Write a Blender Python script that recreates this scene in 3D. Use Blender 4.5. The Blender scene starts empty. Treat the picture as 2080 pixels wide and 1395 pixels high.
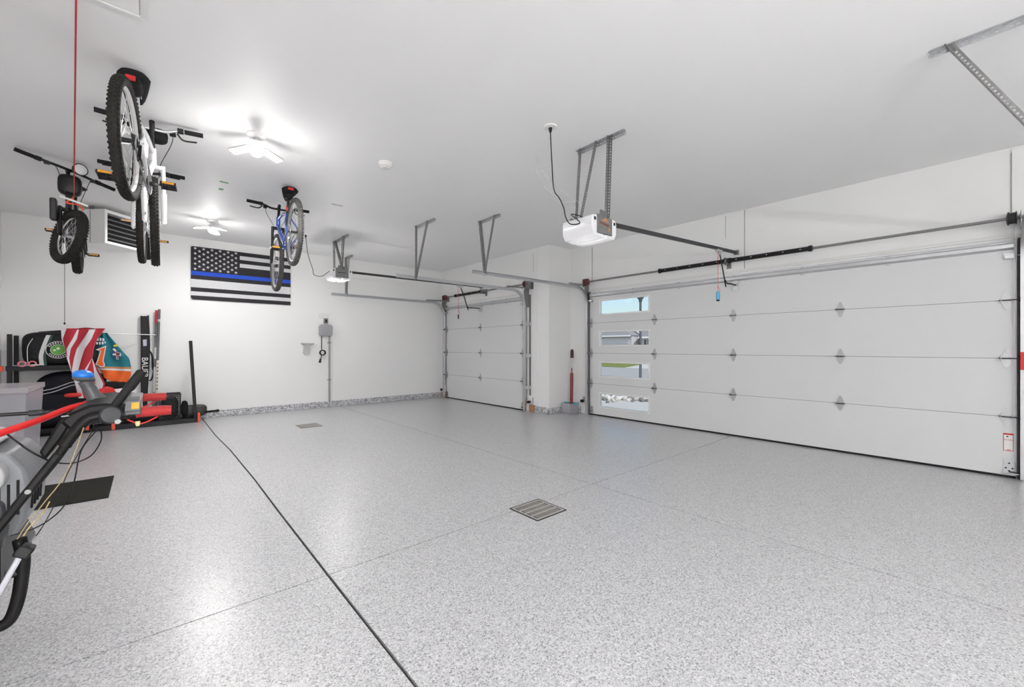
import bpy, math, random
from mathutils import Vector, Matrix
random.seed(7)
V = Vector
PI = math.pi

# ------------------------------------------------------------------ camera, sky, exposure
scn = bpy.context.scene
COL = scn.collection
FPX, V0, U0, YAW, CAMH = 847.31, 705.9, 1040.0, math.radians(41.104), 1.2
cam = bpy.data.cameras.new('camera')
cam.sensor_width = 36
cam.lens = FPX / 2080 * 36
cam.shift_y = (V0 - 697.5) / 2080
cam.clip_start = 0.05
cam.clip_end = 500
cam_o = bpy.data.objects.new('camera', cam)
COL.objects.link(cam_o)
cam_o.location = (0, 0, CAMH)
cam_o.rotation_euler = (PI / 2, 0, -YAW)
scn.camera = cam_o
scn.view_settings.view_transform = 'Standard'
scn.view_settings.look = 'None'
scn.view_settings.exposure = 0.47
scn.view_settings.gamma = 1.0
scn.view_settings.use_curve_mapping = False

world = bpy.data.worlds.new('sky')
scn.world = world
world.use_nodes = True
wn = world.node_tree
sky = wn.nodes.new('ShaderNodeTexSky')
sky.sky_type = 'NISHITA'
sky.sun_disc = False
sky.sun_elevation = math.radians(48)
sky.sun_rotation = math.radians(235)
sky.air_density = 1.0
sky.dust_density = 1.5
bgn = wn.nodes['Background']
wn.links.new(sky.outputs[0], bgn.inputs[0])
bgn.inputs[1].default_value = 0.114

sun = bpy.data.lights.new('sun', 'SUN')
sun.energy = 2.7
sun.angle = math.radians(3)
sun.color = (1.0, 0.96, 0.9)
sun_o = bpy.data.objects.new('sun', sun)
COL.objects.link(sun_o)
sun_o.location = (-20, -12, 30)
sun_o.rotation_euler = V((.14, .62, -.77)).to_track_quat('-Z', 'Y').to_euler()
LAMP_W = 6.2
FILL_E = 190.0

# room dimensions (metres)
XL, XD, XS, YB, YF, HC = -1.50, 6.02, 5.43, 8.82, -3.0, 3.05
YC = 5.21          # corner of the pier between the two doors

# pixel -> point on a known plane
FW = V((math.sin(YAW), math.cos(YAW), 0))
RT = V((math.cos(YAW), -math.sin(YAW), 0))
CP = V((0, 0, CAMH))
def ray(u, v): return FW + RT * ((u - U0) / FPX) + V((0, 0, (V0 - v) / FPX))
def onz(u, v, z): d = ray(u, v); return CP + d * ((z - CAMH) / d.z)
def onx(u, v, x): d = ray(u, v); return CP + d * (x / d.x)
def ony(u, v, y): d = ray(u, v); return CP + d * (y / d.y)

# ------------------------------------------------------------------ materials
MATS = {}
def mat(name, col, rough=0.5, metal=0.0, var=0.06, vscale=12.0, bump=0.0, bscale=60.0,
        coat=0.0, alpha=1.0, trans=0.0, emit=0.0, spec=0.5, rvar=0.0):
    if name in MATS: return MATS[name]
    m = bpy.data.materials.new(name)
    m.use_nodes = True
    nt = m.node_tree
    p = nt.nodes['Principled BSDF']
    p.inputs['Roughness'].default_value = rough
    p.inputs['Metallic'].default_value = metal
    p.inputs['Specular IOR Level'].default_value = spec
    p.inputs['Coat Weight'].default_value = coat
    p.inputs['Alpha'].default_value = alpha
    p.inputs['Transmission Weight'].default_value = trans
    tc = nt.nodes.new('ShaderNodeTexCoord')
    nz = nt.nodes.new('ShaderNodeTexNoise')
    nz.inputs['Scale'].default_value = vscale
    nz.inputs['Detail'].default_value = 3
    nt.links.new(tc.outputs['Object'], nz.inputs['Vector'])
    mx = nt.nodes.new('ShaderNodeMix')
    mx.data_type = 'RGBA'
    lo = [max(0, c * (1 - var)) for c in col] + [1]
    hi = [min(1, c * (1 + var)) for c in col] + [1]
    mx.inputs[6].default_value = lo
    mx.inputs[7].default_value = hi
    nt.links.new(nz.outputs[0], mx.inputs[0])
    nt.links.new(mx.outputs[2], p.inputs['Base Color'])
    if rvar:
        mr = nt.nodes.new('ShaderNodeMapRange')
        mr.inputs[3].default_value = max(0.02, rough - rvar)
        mr.inputs[4].default_value = min(1, rough + rvar)
        nt.links.new(nz.outputs[0], mr.inputs[0])
        nt.links.new(mr.outputs[0], p.inputs['Roughness'])
    if bump:
        n2 = nt.nodes.new('ShaderNodeTexNoise')
        n2.inputs['Scale'].default_value = bscale
        n2.inputs['Detail'].default_value = 4
        nt.links.new(tc.outputs['Object'], n2.inputs['Vector'])
        bp = nt.nodes.new('ShaderNodeBump')
        bp.inputs['Strength'].default_value = bump
        bp.inputs['Distance'].default_value = 0.01
        nt.links.new(n2.outputs[0], bp.inputs['Height'])
        nt.links.new(bp.outputs[0], p.inputs['Normal'])
    if emit:
        p.inputs['Emission Color'].default_value = list(col) + [1]
        p.inputs['Emission Strength'].default_value = emit
    MATS[name] = m
    return m

def flake_material(name, scale, rough, coat, ramp):
    m = bpy.data.materials.new(name)
    m.use_nodes = True
    nt = m.node_tree
    p = nt.nodes['Principled BSDF']
    tc = nt.nodes.new('ShaderNodeTexCoord')
    vo = nt.nodes.new('ShaderNodeTexVoronoi')
    vo.inputs['Scale'].default_value = scale
    vo.inputs['Randomness'].default_value = 1.0
    nt.links.new(tc.outputs['Object'], vo.inputs['Vector'])
    sp = nt.nodes.new('ShaderNodeSeparateColor')
    nt.links.new(vo.outputs['Color'], sp.inputs[0])
    cr = nt.nodes.new('ShaderNodeValToRGB')
    cr.color_ramp.interpolation = 'CONSTANT'
    e = cr.color_ramp.elements
    e[0].position, e[0].color = ramp[0][0], list(ramp[0][1]) + [1]
    e[1].position, e[1].color = ramp[1][0], list(ramp[1][1]) + [1]
    for pos, c in ramp[2:]:
        x = e.new(pos); x.color = list(c) + [1]
    nt.links.new(sp.outputs[0], cr.inputs[0])
    nz = nt.nodes.new('ShaderNodeTexNoise')
    nz.inputs['Scale'].default_value = 1.3
    nt.links.new(tc.outputs['Object'], nz.inputs['Vector'])
    mr = nt.nodes.new('ShaderNodeMapRange')
    mr.inputs[3].default_value = rough - 0.05
    mr.inputs[4].default_value = rough + 0.05
    nt.links.new(nz.outputs[0], mr.inputs[0])
    nt.links.new(mr.outputs[0], p.inputs['Roughness'])
    nt.links.new(cr.outputs[0], p.inputs['Base Color'])
    p.inputs['Coat Weight'].default_value = coat
    p.inputs['Coat Roughness'].default_value = 0.29
    p.inputs['Coat IOR'].default_value = 1.75
    n2 = nt.nodes.new('ShaderNodeTexNoise')
    n2.inputs['Scale'].default_value = 70
    n2.inputs['Detail'].default_value = 3
    nt.links.new(tc.outputs['Object'], n2.inputs['Vector'])
    bp = nt.nodes.new('ShaderNodeBump')
    bp.inputs['Strength'].default_value = 0.12
    bp.inputs['Distance'].default_value = 0.004
    nt.links.new(n2.outputs[0], bp.inputs['Height'])
    nt.links.new(bp.outputs[0], p.inputs['Normal'])
    nt.links.new(bp.outputs[0], p.inputs['Coat Normal'])
    return m

M_FLOOR = flake_material('epoxy_flake', 185, 0.5, 1.0,
    [(0.0, (0.20, 0.20, 0.21)), (0.06, (0.34, 0.34, 0.355)), (0.22, (0.49, 0.49, 0.505)), (0.52, (0.60, 0.60, 0.615)), (0.86, (0.73, 0.73, 0.735))])
M_FLAKE2 = flake_material('stem_wall_flake', 55, 0.5, 0.3,
    [(0.0, (0.22, 0.22, 0.24)), (0.18, (0.40, 0.40, 0.43)), (0.5, (0.55, 0.55, 0.58)), (0.8, (0.72, 0.72, 0.73))])
M_GROOVE = mat('joint_filler', (0.035, 0.035, 0.037), 0.9)
M_WALL = mat('wall_paint', (0.90, 0.90, 0.895), 0.55, var=0.012, vscale=2.5, bump=0.05, bscale=120)
M_CEIL = mat('ceiling_paint', (0.93, 0.93, 0.93), 0.5, var=0.01, vscale=2, bump=0.04, bscale=90)
M_TRIM = mat('white_trim', (0.82, 0.82, 0.80), 0.45, var=0.02)
M_CRACK = mat('crack_shade', (0.36, 0.35, 0.34), 0.9)
M_DOOR = mat('door_panel', (0.735, 0.74, 0.745), 0.42, var=0.012, vscale=3, bump=0.06, bscale=220)
M_WHITE = mat('white_plastic', (0.85, 0.85, 0.84), 0.35, var=0.02)
M_GALV = mat('galvanised_steel', (0.56, 0.57, 0.585), 0.36, 0.85, var=0.10, vscale=30, rvar=0.08)
M_GALVD = mat('dull_galvanised', (0.25, 0.25, 0.25), 0.45, 0.7, var=0.12, vscale=35, rvar=0.08)
M_BLACK = mat('black_paint', (0.010, 0.010, 0.011), 0.4, var=0.2, spec=.3)
M_BLACKM = mat('black_matte', (0.012, 0.012, 0.013), 0.8, var=0.25, bump=0.1, bscale=150, spec=.25)
M_CHAR = mat('charcoal_plastic', (0.028, 0.028, 0.031), 0.5, var=0.15, bump=0.05, bscale=200, spec=.35)
M_RUBBER = mat('tyre_rubber', (0.020, 0.0185, 0.0175), 0.8, var=0.25, vscale=40, spec=.25)
M_TYREGREY = mat('dusty_tyre', (0.085, 0.083, 0.08), 0.85, var=0.25, vscale=40)
M_CHROME = mat('chrome', (0.75, 0.75, 0.76), 0.15, 1.0, var=0.05)
M_ALU = mat('brushed_aluminium', (0.62, 0.62, 0.63), 0.3, 0.9, var=0.06)
M_RED = mat('red_plastic', (0.60, 0.022, 0.022), 0.38, var=0.12, spec=.35)
M_ORANGE = mat('orange_clip', (0.85, 0.10, 0.04), 0.4, var=0.08)
M_BROWNRED = mat('oxide_red', (0.13, 0.035, 0.03), 0.55, 0.2, var=0.2)
M_WOOD = mat('raw_wood', (0.42, 0.20, 0.10), 0.75, var=0.3, vscale=25, bump=0.2, bscale=80)
M_BROWN = mat('brown_weatherstrip', (0.07, 0.04, 0.03), 0.7, var=0.2)
M_CLEAR = mat('translucent_plastic', (0.62, 0.61, 0.66), 0.28, var=0.03, alpha=0.5)
M_AMBER = mat('amber_reflector', (0.75, 0.30, 0.02), 0.2, var=0.15, coat=0.5)

def glass():
    m = bpy.data.materials.new('window_glass'); m.use_nodes = True
    nt = m.node_tree; nt.nodes.clear()
    o = nt.nodes.new('ShaderNodeOutputMaterial'); mx = nt.nodes.new('ShaderNodeMixShader')
    t = nt.nodes.new('ShaderNodeBsdfTransparent'); g = nt.nodes.new('ShaderNodeBsdfGlossy')
    t.inputs[0].default_value = (0.95, 0.97, 0.97, 1); g.inputs['Roughness'].default_value = 0.02
    fr = nt.nodes.new('ShaderNodeFresnel'); fr.inputs[0].default_value = 1.12
    nt.links.new(fr.outputs[0], mx.inputs[0]); nt.links.new(t.outputs[0], mx.inputs[1]); nt.links.new(g.outputs[0], mx.inputs[2])
    nt.links.new(mx.outputs[0], o.inputs[0])
    return m
M_GLASS = glass()

# ------------------------------------------------------------------ mesh builder
def perp(d):
    a = V((0, 0, 1)) if abs(d.z) < 0.9 else V((1, 0, 0))
    x = d.cross(a).normalized()
    return x, d.cross(x).normalized()

def smooth(pts, n=8, closed=False):
    P = [V(p) for p in pts]
    out = []
    N = len(P)
    for i in range(N if closed else N - 1):
        if closed: p0, p1, p2, p3 = P[i - 1], P[i], P[(i + 1) % N], P[(i + 2) % N]
        else: p0, p1, p2, p3 = P[max(i - 1, 0)], P[i], P[i + 1], P[min(i + 2, N - 1)]
        for k in range(n):
            t = k / n
            out.append(0.5 * ((2 * p1) + (p2 - p0) * t + (2 * p0 - 5 * p1 + 4 * p2 - p3) * t * t + (3 * p1 - p0 - 3 * p2 + p3) * t ** 3))
    if not closed: out.append(P[-1])
    return out

class B:
    def __init__(s): s.v = []; s.f = []; s.m = []
    def add(s, vs, fs, mi=0):
        o = len(s.v)
        s.v += [tuple(p) for p in vs]
        for f in fs: s.f.append(tuple(i + o for i in f)); s.m.append(mi)
        return s
    def box(s, c, size, R=None, mi=0):
        c = V(c); h = [x / 2 for x in size]; vs = []
        for z in (-1, 1):
            for y in (-1, 1):
                for x in (-1, 1):
                    p = V((x * h[0], y * h[1], z * h[2]))
                    if R is not None: p = R @ p
                    vs.append(c + p)
        return s.add(vs, [(0, 2, 3, 1), (4, 5, 7, 6), (0, 1, 5, 4), (2, 6, 7, 3), (0, 4, 6, 2), (1, 3, 7, 5)], mi)
    def bb(s, lo, hi, mi=0):
        return s.box([(a + b) / 2 for a, b in zip(lo, hi)], [abs(b - a) for a, b in zip(lo, hi)], None, mi)
    def beam(s, p0, p1, w, h, up=(0, 0, 1), mi=0):
        p0, p1 = V(p0), V(p1); d = (p1 - p0); L = d.length; d.normalize()
        up = V(up); x = d.cross(up)
        if x.length < 1e-4: x = perp(d)[0]
        x.normalize(); z = x.cross(d).normalized()
        R = Matrix((x, d, z)).transposed()
        return s.box((p0 + p1) / 2, (w, L, h), R, mi)
    def cyl(s, p0, p1, r0, r1=None, n=12, mi=0):
        p0, p1 = V(p0), V(p1); r1 = r0 if r1 is None else r1
        d = (p1 - p0).normalized(); x, y = perp(d); vs = []
        for p, r in ((p0, r0), (p1, r1)):
            for i in range(n):
                a = 2 * PI * i / n
                vs.append(p + (x * math.cos(a) + y * math.sin(a)) * r)
        fs = [(i, (i + 1) % n, n + (i + 1) % n, n + i) for i in range(n)]
        fs += [tuple(range(n - 1, -1, -1)), tuple(range(n, 2 * n))]
        return s.add(vs, fs, mi)
    def tube(s, pts, r, n=8, closed=False, mi=0, flat=1.0, upv=None):
        P = [V(p) for p in pts]; N = len(P); vs = []; x = None
        for i in range(N):
            if closed: d = P[(i + 1) % N] - P[i - 1]
            else: d = P[min(i + 1, N - 1)] - P[max(i - 1, 0)]
            d.normalize()
            if upv is not None: x = d.cross(V(upv)).normalized()
            elif x is None: x = perp(d)[0]
            else:
                x = (x - d * x.dot(d))
                x = x.normalized() if x.length > 1e-6 else perp(d)[0]
            y = d.cross(x)
            rr = r[i] if isinstance(r, (list, tuple)) else r
            for k in range(n):
                a = 2 * PI * k / n
                vs.append(P[i] + (x * math.cos(a) * flat + y * math.sin(a)) * rr)
        fs = []
        for i in range(N if closed else N - 1):
            j = (i + 1) % N
            for k in range(n):
                l = (k + 1) % n
                fs.append((i * n + k, i * n + l, j * n + l, j * n + k))
        if not closed: fs += [tuple(range(n - 1, -1, -1)), tuple(range((N - 1) * n, N * n))]
        return s.add(vs, fs, mi)
    def lathe(s, c, axis, prof, n=24, mi=0):
        c = V(c); d = V(axis).normalized(); x, y = perp(d); vs = []; N = len(prof)
        for r, h in prof:
            for k in range(n):
                a = 2 * PI * k / n
                vs.append(c + d * h + (x * math.cos(a) + y * math.sin(a)) * r)
        fs = []
        for i in range(N - 1):
            for k in range(n):
                l = (k + 1) % n
                fs.append((i * n + k, i * n + l, (i + 1) * n + l, (i + 1) * n + k))
        fs += [tuple(range(n - 1, -1, -1)), tuple(range((N - 1) * n, N * n))]
        return s.add(vs, fs, mi)
    def torus(s, c, axis, R, r, N=48, n=10, flat=1.0, mi=0):
        c = V(c); d = V(axis).normalized(); x, y = perp(d); vs = []
        for i in range(N):
            a = 2 * PI * i / N; rad = x * math.cos(a) + y * math.sin(a)
            for k in range(n):
                b = 2 * PI * k / n
                vs.append(c + rad * (R + r * math.cos(b)) + d * (r * flat * math.sin(b)))
        fs = []
        for i in range(N):
            for k in range(n):
                j, l = (i + 1) % N, (k + 1) % n
                fs.append((i * n + k, j * n + k, j * n + l, i * n + l))
        return s.add(vs, fs, mi)
    def ell(s, c, rad, n=16, m=10, R=None, p=1.0, mi=0):
        c = V(c); vs = []; fs = []
        def sp(t): return math.copysign(abs(t) ** p, t)
        for i in range(m + 1):
            th = PI * i / m
            for k in range(n):
                a = 2 * PI * k / n
                q = V((rad[0] * sp(math.sin(th)) * sp(math.cos(a)), rad[1] * sp(math.sin(th)) * sp(math.sin(a)), rad[2] * sp(math.cos(th))))
                vs.append(c + (R @ q if R is not None else q))
        for i in range(m):
            for k in range(n):
                l = (k + 1) % n
                fs.append((i * n + k, (i + 1) * n + k, (i + 1) * n + l, i * n + l))
        return s.add(vs, fs, mi)
    def prism(s, poly, fn, t0, t1, mi=0):
        n = len(poly)
        vs = [fn(a, b, t0) for a, b in poly] + [fn(a, b, t1) for a, b in poly]
        fs = [(i, (i + 1) % n, n + (i + 1) % n, n + i) for i in range(n)]
        fs += [tuple(range(n - 1, -1, -1)), tuple(range(n, 2 * n))]
        return s.add(vs, fs, mi)
    def sheet(s, fn, nu, nv, th, nrm=(0, -1, 0), mfn=None):
        nrm = V(nrm) * th; vs = []; fs = []; ms = []
        W = nu + 1
        for layer in (0, 1):
            for j in range(nv + 1):
                for i in range(nu + 1):
                    vs.append(V(fn(i / nu, j / nv)) + (nrm if layer == 0 else V((0, 0, 0))))
        o = len(s.v); T = W * (nv + 1)
        for j in range(nv):
            for i in range(nu):
                a = j * W + i
                m = mfn((i + .5) / nu, (j + .5) / nv) if mfn else 0
                fs.append((a, a + 1, a + W + 1, a + W)); ms.append(m)
                fs.append((T + a, T + a + W, T + a + W + 1, T + a + 1)); ms.append(m)
        for j in range(nv):
            for i in (0, nu):
                a = j * W + i
                fs.append((a, a + W, T + a + W, T + a)); ms.append(ms[0])
        for i in range(nu):
            for j in (0, nv):
                a = j * W + i
                fs.append((a, a + 1, T + a + 1, T + a)); ms.append(ms[0])
        s.v += [tuple(p) for p in vs]
        for f, m in zip(fs, ms): s.f.append(tuple(i + o for i in f)); s.m.append(m)
        return s
    def out(s, name, mats, parent=None, ang=40, bevel=0, local=False, kind=None, label=None, fix=False):
        if not isinstance(mats, (list, tuple)): mats = [mats]
        loc = V((0, 0, 0))
        if not local:
            lo = [min(p[i] for p in s.v) for i in range(3)]; hi = [max(p[i] for p in s.v) for i in range(3)]
            loc = V(((lo[0] + hi[0]) / 2, (lo[1] + hi[1]) / 2, lo[2]))
        me = bpy.data.meshes.new(name)
        me.from_pydata([tuple(V(p) - loc) for p in s.v], [], s.f)
        for m in mats: me.materials.append(m)
        me.polygons.foreach_set('material_index', s.m)
        me.polygons.foreach_set('use_smooth', [True] * len(s.f))
        me.update()
        import bmesh as _b
        bm = _b.new(); bm.from_mesh(me); _b.ops.recalc_face_normals(bm, faces=bm.faces); bm.to_mesh(me); bm.free()
        me.set_sharp_from_angle(angle=math.radians(ang))
        o = bpy.data.objects.new(name, me)
        COL.objects.link(o)
        o.location = loc
        if parent is not None:
            o.parent = parent
            if not local:
                base = V(parent.get('_w', (0, 0, 0)))
                o.location = loc - base
            o['_w'] = tuple(loc)
        else: o['_w'] = tuple(loc)
        if bevel:
            md = o.modifiers.new('bevel', 'BEVEL'); md.width = bevel; md.segments = 2; md.limit_method = 'ANGLE'; md.angle_limit = math.radians(35)
        if kind: o['kind'] = kind
        if label: o['label'] = label
        return o

def tag(o, label, cat, group=None):
    o['label'] = label; o['category'] = cat
    if group: o['group'] = group
    return o
def thing(name, label, cat, loc, group=None):
    o = bpy.data.objects.new(name, None)
    COL.objects.link(o)
    o.empty_display_size = 0.1
    o.location = loc
    o['_w'] = tuple(loc)
    return tag(o, label, cat, group)
def dup(root, delta, label=None, group=None):
    r = root.copy(); COL.objects.link(r); r.location = V(root.location) + V(delta)
    r['_w'] = tuple(r.location)
    if label: r['label'] = label
    if group: r['group'] = group
    for ch in list(root.children):
        c = ch.copy(); COL.objects.link(c); c.parent = r
        for g in list(ch.children):
            d = g.copy(); COL.objects.link(d); d.parent = c
    return r
def perf(b, p0, p1, w, nrm, t=0.003, pitch=0.026, hole=0.014, mi=0):
    """flat strip with a row of punched slots"""
    p0, p1, nrm = V(p0), V(p1), V(nrm).normalized()
    d = p1 - p0; L = d.length; d.normalize()
    x = d.cross(nrm).normalized()
    sw = w * 0.34
    for sgn in (-1, 1):
        o = x * (sgn * (w - sw) / 2)
        b.beam(p0 + o, p1 + o, sw, t, up=nrm, mi=mi)
    n = max(2, int(L / pitch))
    for i in range(n + 1):
        c = p0 + d * (L * i / n)
        b.beam(c - d * (pitch - hole) / 2, c + d * (pitch - hole) / 2, w * 0.4, t * .98, up=nrm, mi=mi)
    return b
def angle_iron(b, p0, p1, w, n1, n2, t=0.003):
    """punched angle: two flanges"""
    p0, p1, n1, n2 = V(p0), V(p1), V(n1), V(n2)
    perf(b, p0 + n2 * w / 2, p1 + n2 * w / 2, w, n1, t)
    perf(b, p0 + n1 * w / 2, p1 + n1 * w / 2, w, n2, t)
    return b

# ================================================================== THE ROOM
def struct(b, name, m, **k): return b.out(name, m, kind='structure', **k)

# --- floor: slab pieces with recessed saw-cut joints over the joint filler
fl = struct(B().bb((XL - .1, YF - .1, -0.16), (XD + .25, YB + .1, -0.012)), 'floor', M_GROOVE)
jA = [onz(u, v, 0) for u, v in ((409, 848), (438, 884.5), (467, 913), (518, 974.8), (567, 1040), (665, 1166))]
XA = jA[-1].x
jA = [(p.x, p.y) for p in jA]
jA[0] = (jA[0][0] + (YB - jA[0][1]) * -0.02, YB)
XC, YJ = 2.95, 2.30
jA[-1] = (XA, YJ)
def slab(poly):
    b = B().prism(poly, lambda a, c, t: V((a, c, t)), -0.011, 0.0)
    return b.out('slab', M_FLOOR, fl, ang=30)
g1, g2, g3 = 0.0065, 0.0042, 0.0052     # half widths of the joints
slab([(XL, YJ + g2)] + [(x - g1, y + (g2 if i == len(jA) - 1 else 0)) for i, (x, y) in enumerate(jA)][::-1] + [(XL, YB)])
slab([(x + g1, y + (g2 if i == len(jA) - 1 else 0)) for i, (x, y) in enumerate(jA)] + [(XC - g3, YJ + g2), (XC - g3, YB)])
slab([(XC + g3, YJ + g2), (XD + .02, YJ + g2), (XD + .02, YC + .1), (XS + .02, YC + .1), (XS + .02, YB), (XC + g3, YB)])
slab([(XL, YF), (XA - g1, YF), (XA - g1, YJ - g2), (XL, YJ - g2)])
slab([(XA + g1, YF), (XC - g3, YF), (XC - g3, YJ - g2), (XA + g1, YJ - g2)])
slab([(XC + g3, YF), (XD + .02, YF), (XD + .02, YJ - g2), (XC + g3, YJ - g2)])

# --- ceiling, walls
struct(B().bb((XL - .2, YF - .2, HC), (XD + .4, YB + .2, HC + .2)), 'ceiling', M_CEIL)
struct(B().bb((XL - .2, YF - .2, -.1), (XL, YB + .2, HC)), 'wall_left', M_WALL)
struct(B().bb((XL, YB, -.1), (XS + .3, YB + .2, HC)), 'wall_back', M_WALL)
struct(B().bb((XL, YF - .2, -.1), (XD + .3, YF, HC)), 'wall_right', M_WALL)
D1, D2 = (-0.16, 4.73, 2.19), (5.83, 8.58, 2.19)          # door openings: Y from, Y to, height
b = B()
b.bb((XD, YF, -.1), (XD + .2, D1[0], HC)); b.bb((XD, D1[0], D1[2]), (XD + .2, D1[1], HC)); b.bb((XD, D1[1], -.1), (XD + .2, YC + .1, HC))
b.bb((XS, YC, -.1), (XD + .2, YC + .2, HC))
b.bb((XS, YC + .2, -.1), (XS + .2, D2[0], HC)); b.bb((XS, D2[0], D2[2]), (XS + .2, D2[1], HC)); b.bb((XS, D2[1], -.1), (XS + .2, YB, HC))
struct(b, 'wall_front', M_WALL)
# stem wall strips (flake-coated concrete), open at the doors
bh = 0.115
struct(B().bb((XL, YB - .03, 0), (XS - .02, YB, bh)), 'baseboard_back', M_FLAKE2, bevel=.006)
struct(B().bb((XL, YF, 0), (XL + .03, YB - .03, bh)), 'baseboard_left', M_FLAKE2, bevel=.006)
struct(B().bb((XS - .03, YC, 0), (XS, 5.56, bh)).bb((XS - .03, YC - .03, 0), (XD, YC, bh)).bb((XD - .03, 4.95, 0), (XD, YC - .03, bh)), 'baseboard_front', M_FLAKE2, bevel=.006)
# drywalled pads above the doors where the springs are bolted, with the shade of caulk cracks painted as grey strips
def pad(n, x, y0, y1, z0, z1, gaps):
    p = struct(B().bb((x - .012, y0, z0), (x, y1, z1)), 'trim_%d' % n, M_WALL, bevel=.003)
    for (ya, za, zb) in gaps:
        B().bb((x - .0135, ya - .0028, za), (x - .004, ya + .0028, zb)).out('crack_shade', M_CRACK, p)
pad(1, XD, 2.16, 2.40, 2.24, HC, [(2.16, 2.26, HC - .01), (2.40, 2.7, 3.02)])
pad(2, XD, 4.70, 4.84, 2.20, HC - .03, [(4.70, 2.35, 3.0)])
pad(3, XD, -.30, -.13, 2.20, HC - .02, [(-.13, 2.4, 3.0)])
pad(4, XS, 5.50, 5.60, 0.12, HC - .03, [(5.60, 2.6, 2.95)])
struct(B().bb((XD - .016, D1[0] - .1, 2.215), (XD, D1[1] + .02, 2.245)).bb((XS - .016, D2[0] - .03, 2.215), (XS, D2[1] + .1, 2.245)), 'trim_5', M_TRIM, bevel=.004)
# brown weather strip and raw wood jamb feet
struct(B().bb((XD - .05, D1[0] - .035, 0), (XD, D1[0] - .005, 2.2)).bb((XD - .03, D1[1] + .004, 0), (XD, D1[1] + .03, 2.2)), 'trim_6', M_BROWN)
struct(B().bb((XS - .03, D2[0] - .035, .12), (XS, D2[0] - .005, 2.2)).bb((XS - .03, D2[1] + .004, .12), (XS, D2[1] + .03, 2.2)), 'trim_7', M_BROWN)
struct(B().bb((XS - .035, 5.565, 0), (XS, 5.70, .13)).bb((XS - .035, 8.63, 0), (XS, 8.77, .13)), 'trim_8', M_WOOD, bevel=.004)
# attic hatch in the ceiling (its corner shows)
h0 = onz(298, 40, HC)
hb = struct(B().bb((h0.x - .78, h0.y - 1.25, HC - .010), (h0.x - .03, h0.y - .03, HC)), 'trim_9', M_CEIL)
b = B()
for lo, hi in (((h0.x - .82, h0.y - .028), (h0.x, h0.y)), ((h0.x - .028, h0.y - 1.29), (h0.x, h0.y - .028)),
               ((h0.x - .82, h0.y - 1.29), (h0.x - .785, h0.y - .028)), ((h0.x - .785, h0.y - 1.29), (h0.x - .028, h0.y - 1.255))):
    b.bb((lo[0], lo[1], HC - .016), (hi[0], hi[1], HC))
b.out('hatch_frame', M_TRIM, hb, bevel=.003)

# ================================================================== SECTIONAL DOORS
M_HINGE = mat('hinge_zinc', (.52, .525, .53), .42, .6, var=.1, vscale=30)
def diamond_hinge(parent, X, y, z, ext=0):
    """galvanised hinge plate with pin barrel; ext = roller shaft towards +/-Y"""
    s_ = X - .0
    b = B().prism([(0, .088), (.012, .080), (.034, .012), (.034, -.012), (.012, -.080), (0, -.088), (-.012, -.080), (-.034, -.012), (-.034, .012), (-.012, .080)],
                  lambda a, c, t: V((t, y + a, z + c)), s_ - .004, s_)
    for yy in (-.034, .034): b.bb((s_ - .034, y + yy - .002, z - .016), (s_ - .004, y + yy + .002, z + .016))
    for zz in (.055, .03, -.03, -.055): b.cyl((s_ - .007, y, z + zz), (s_ - .004, y, z + zz), .0045, n=8)
    o = b.out('hinge', M_HINGE, parent)
    B().cyl((s_ - .024, y - .045, z), (s_ - .024, y + .045, z), .0055, n=8).out('hinge_pin', M_CHAR, o)
    if ext:
        B().cyl((s_ - .03, y, z), (s_ - .03, y + ext * .085, z), .005, n=8).cyl((s_ - .03, y + ext * .075, z), (s_ - .03, y + ext * .095, z), .021, n=14).out('roller', M_CHAR, o)
    return o

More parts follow.
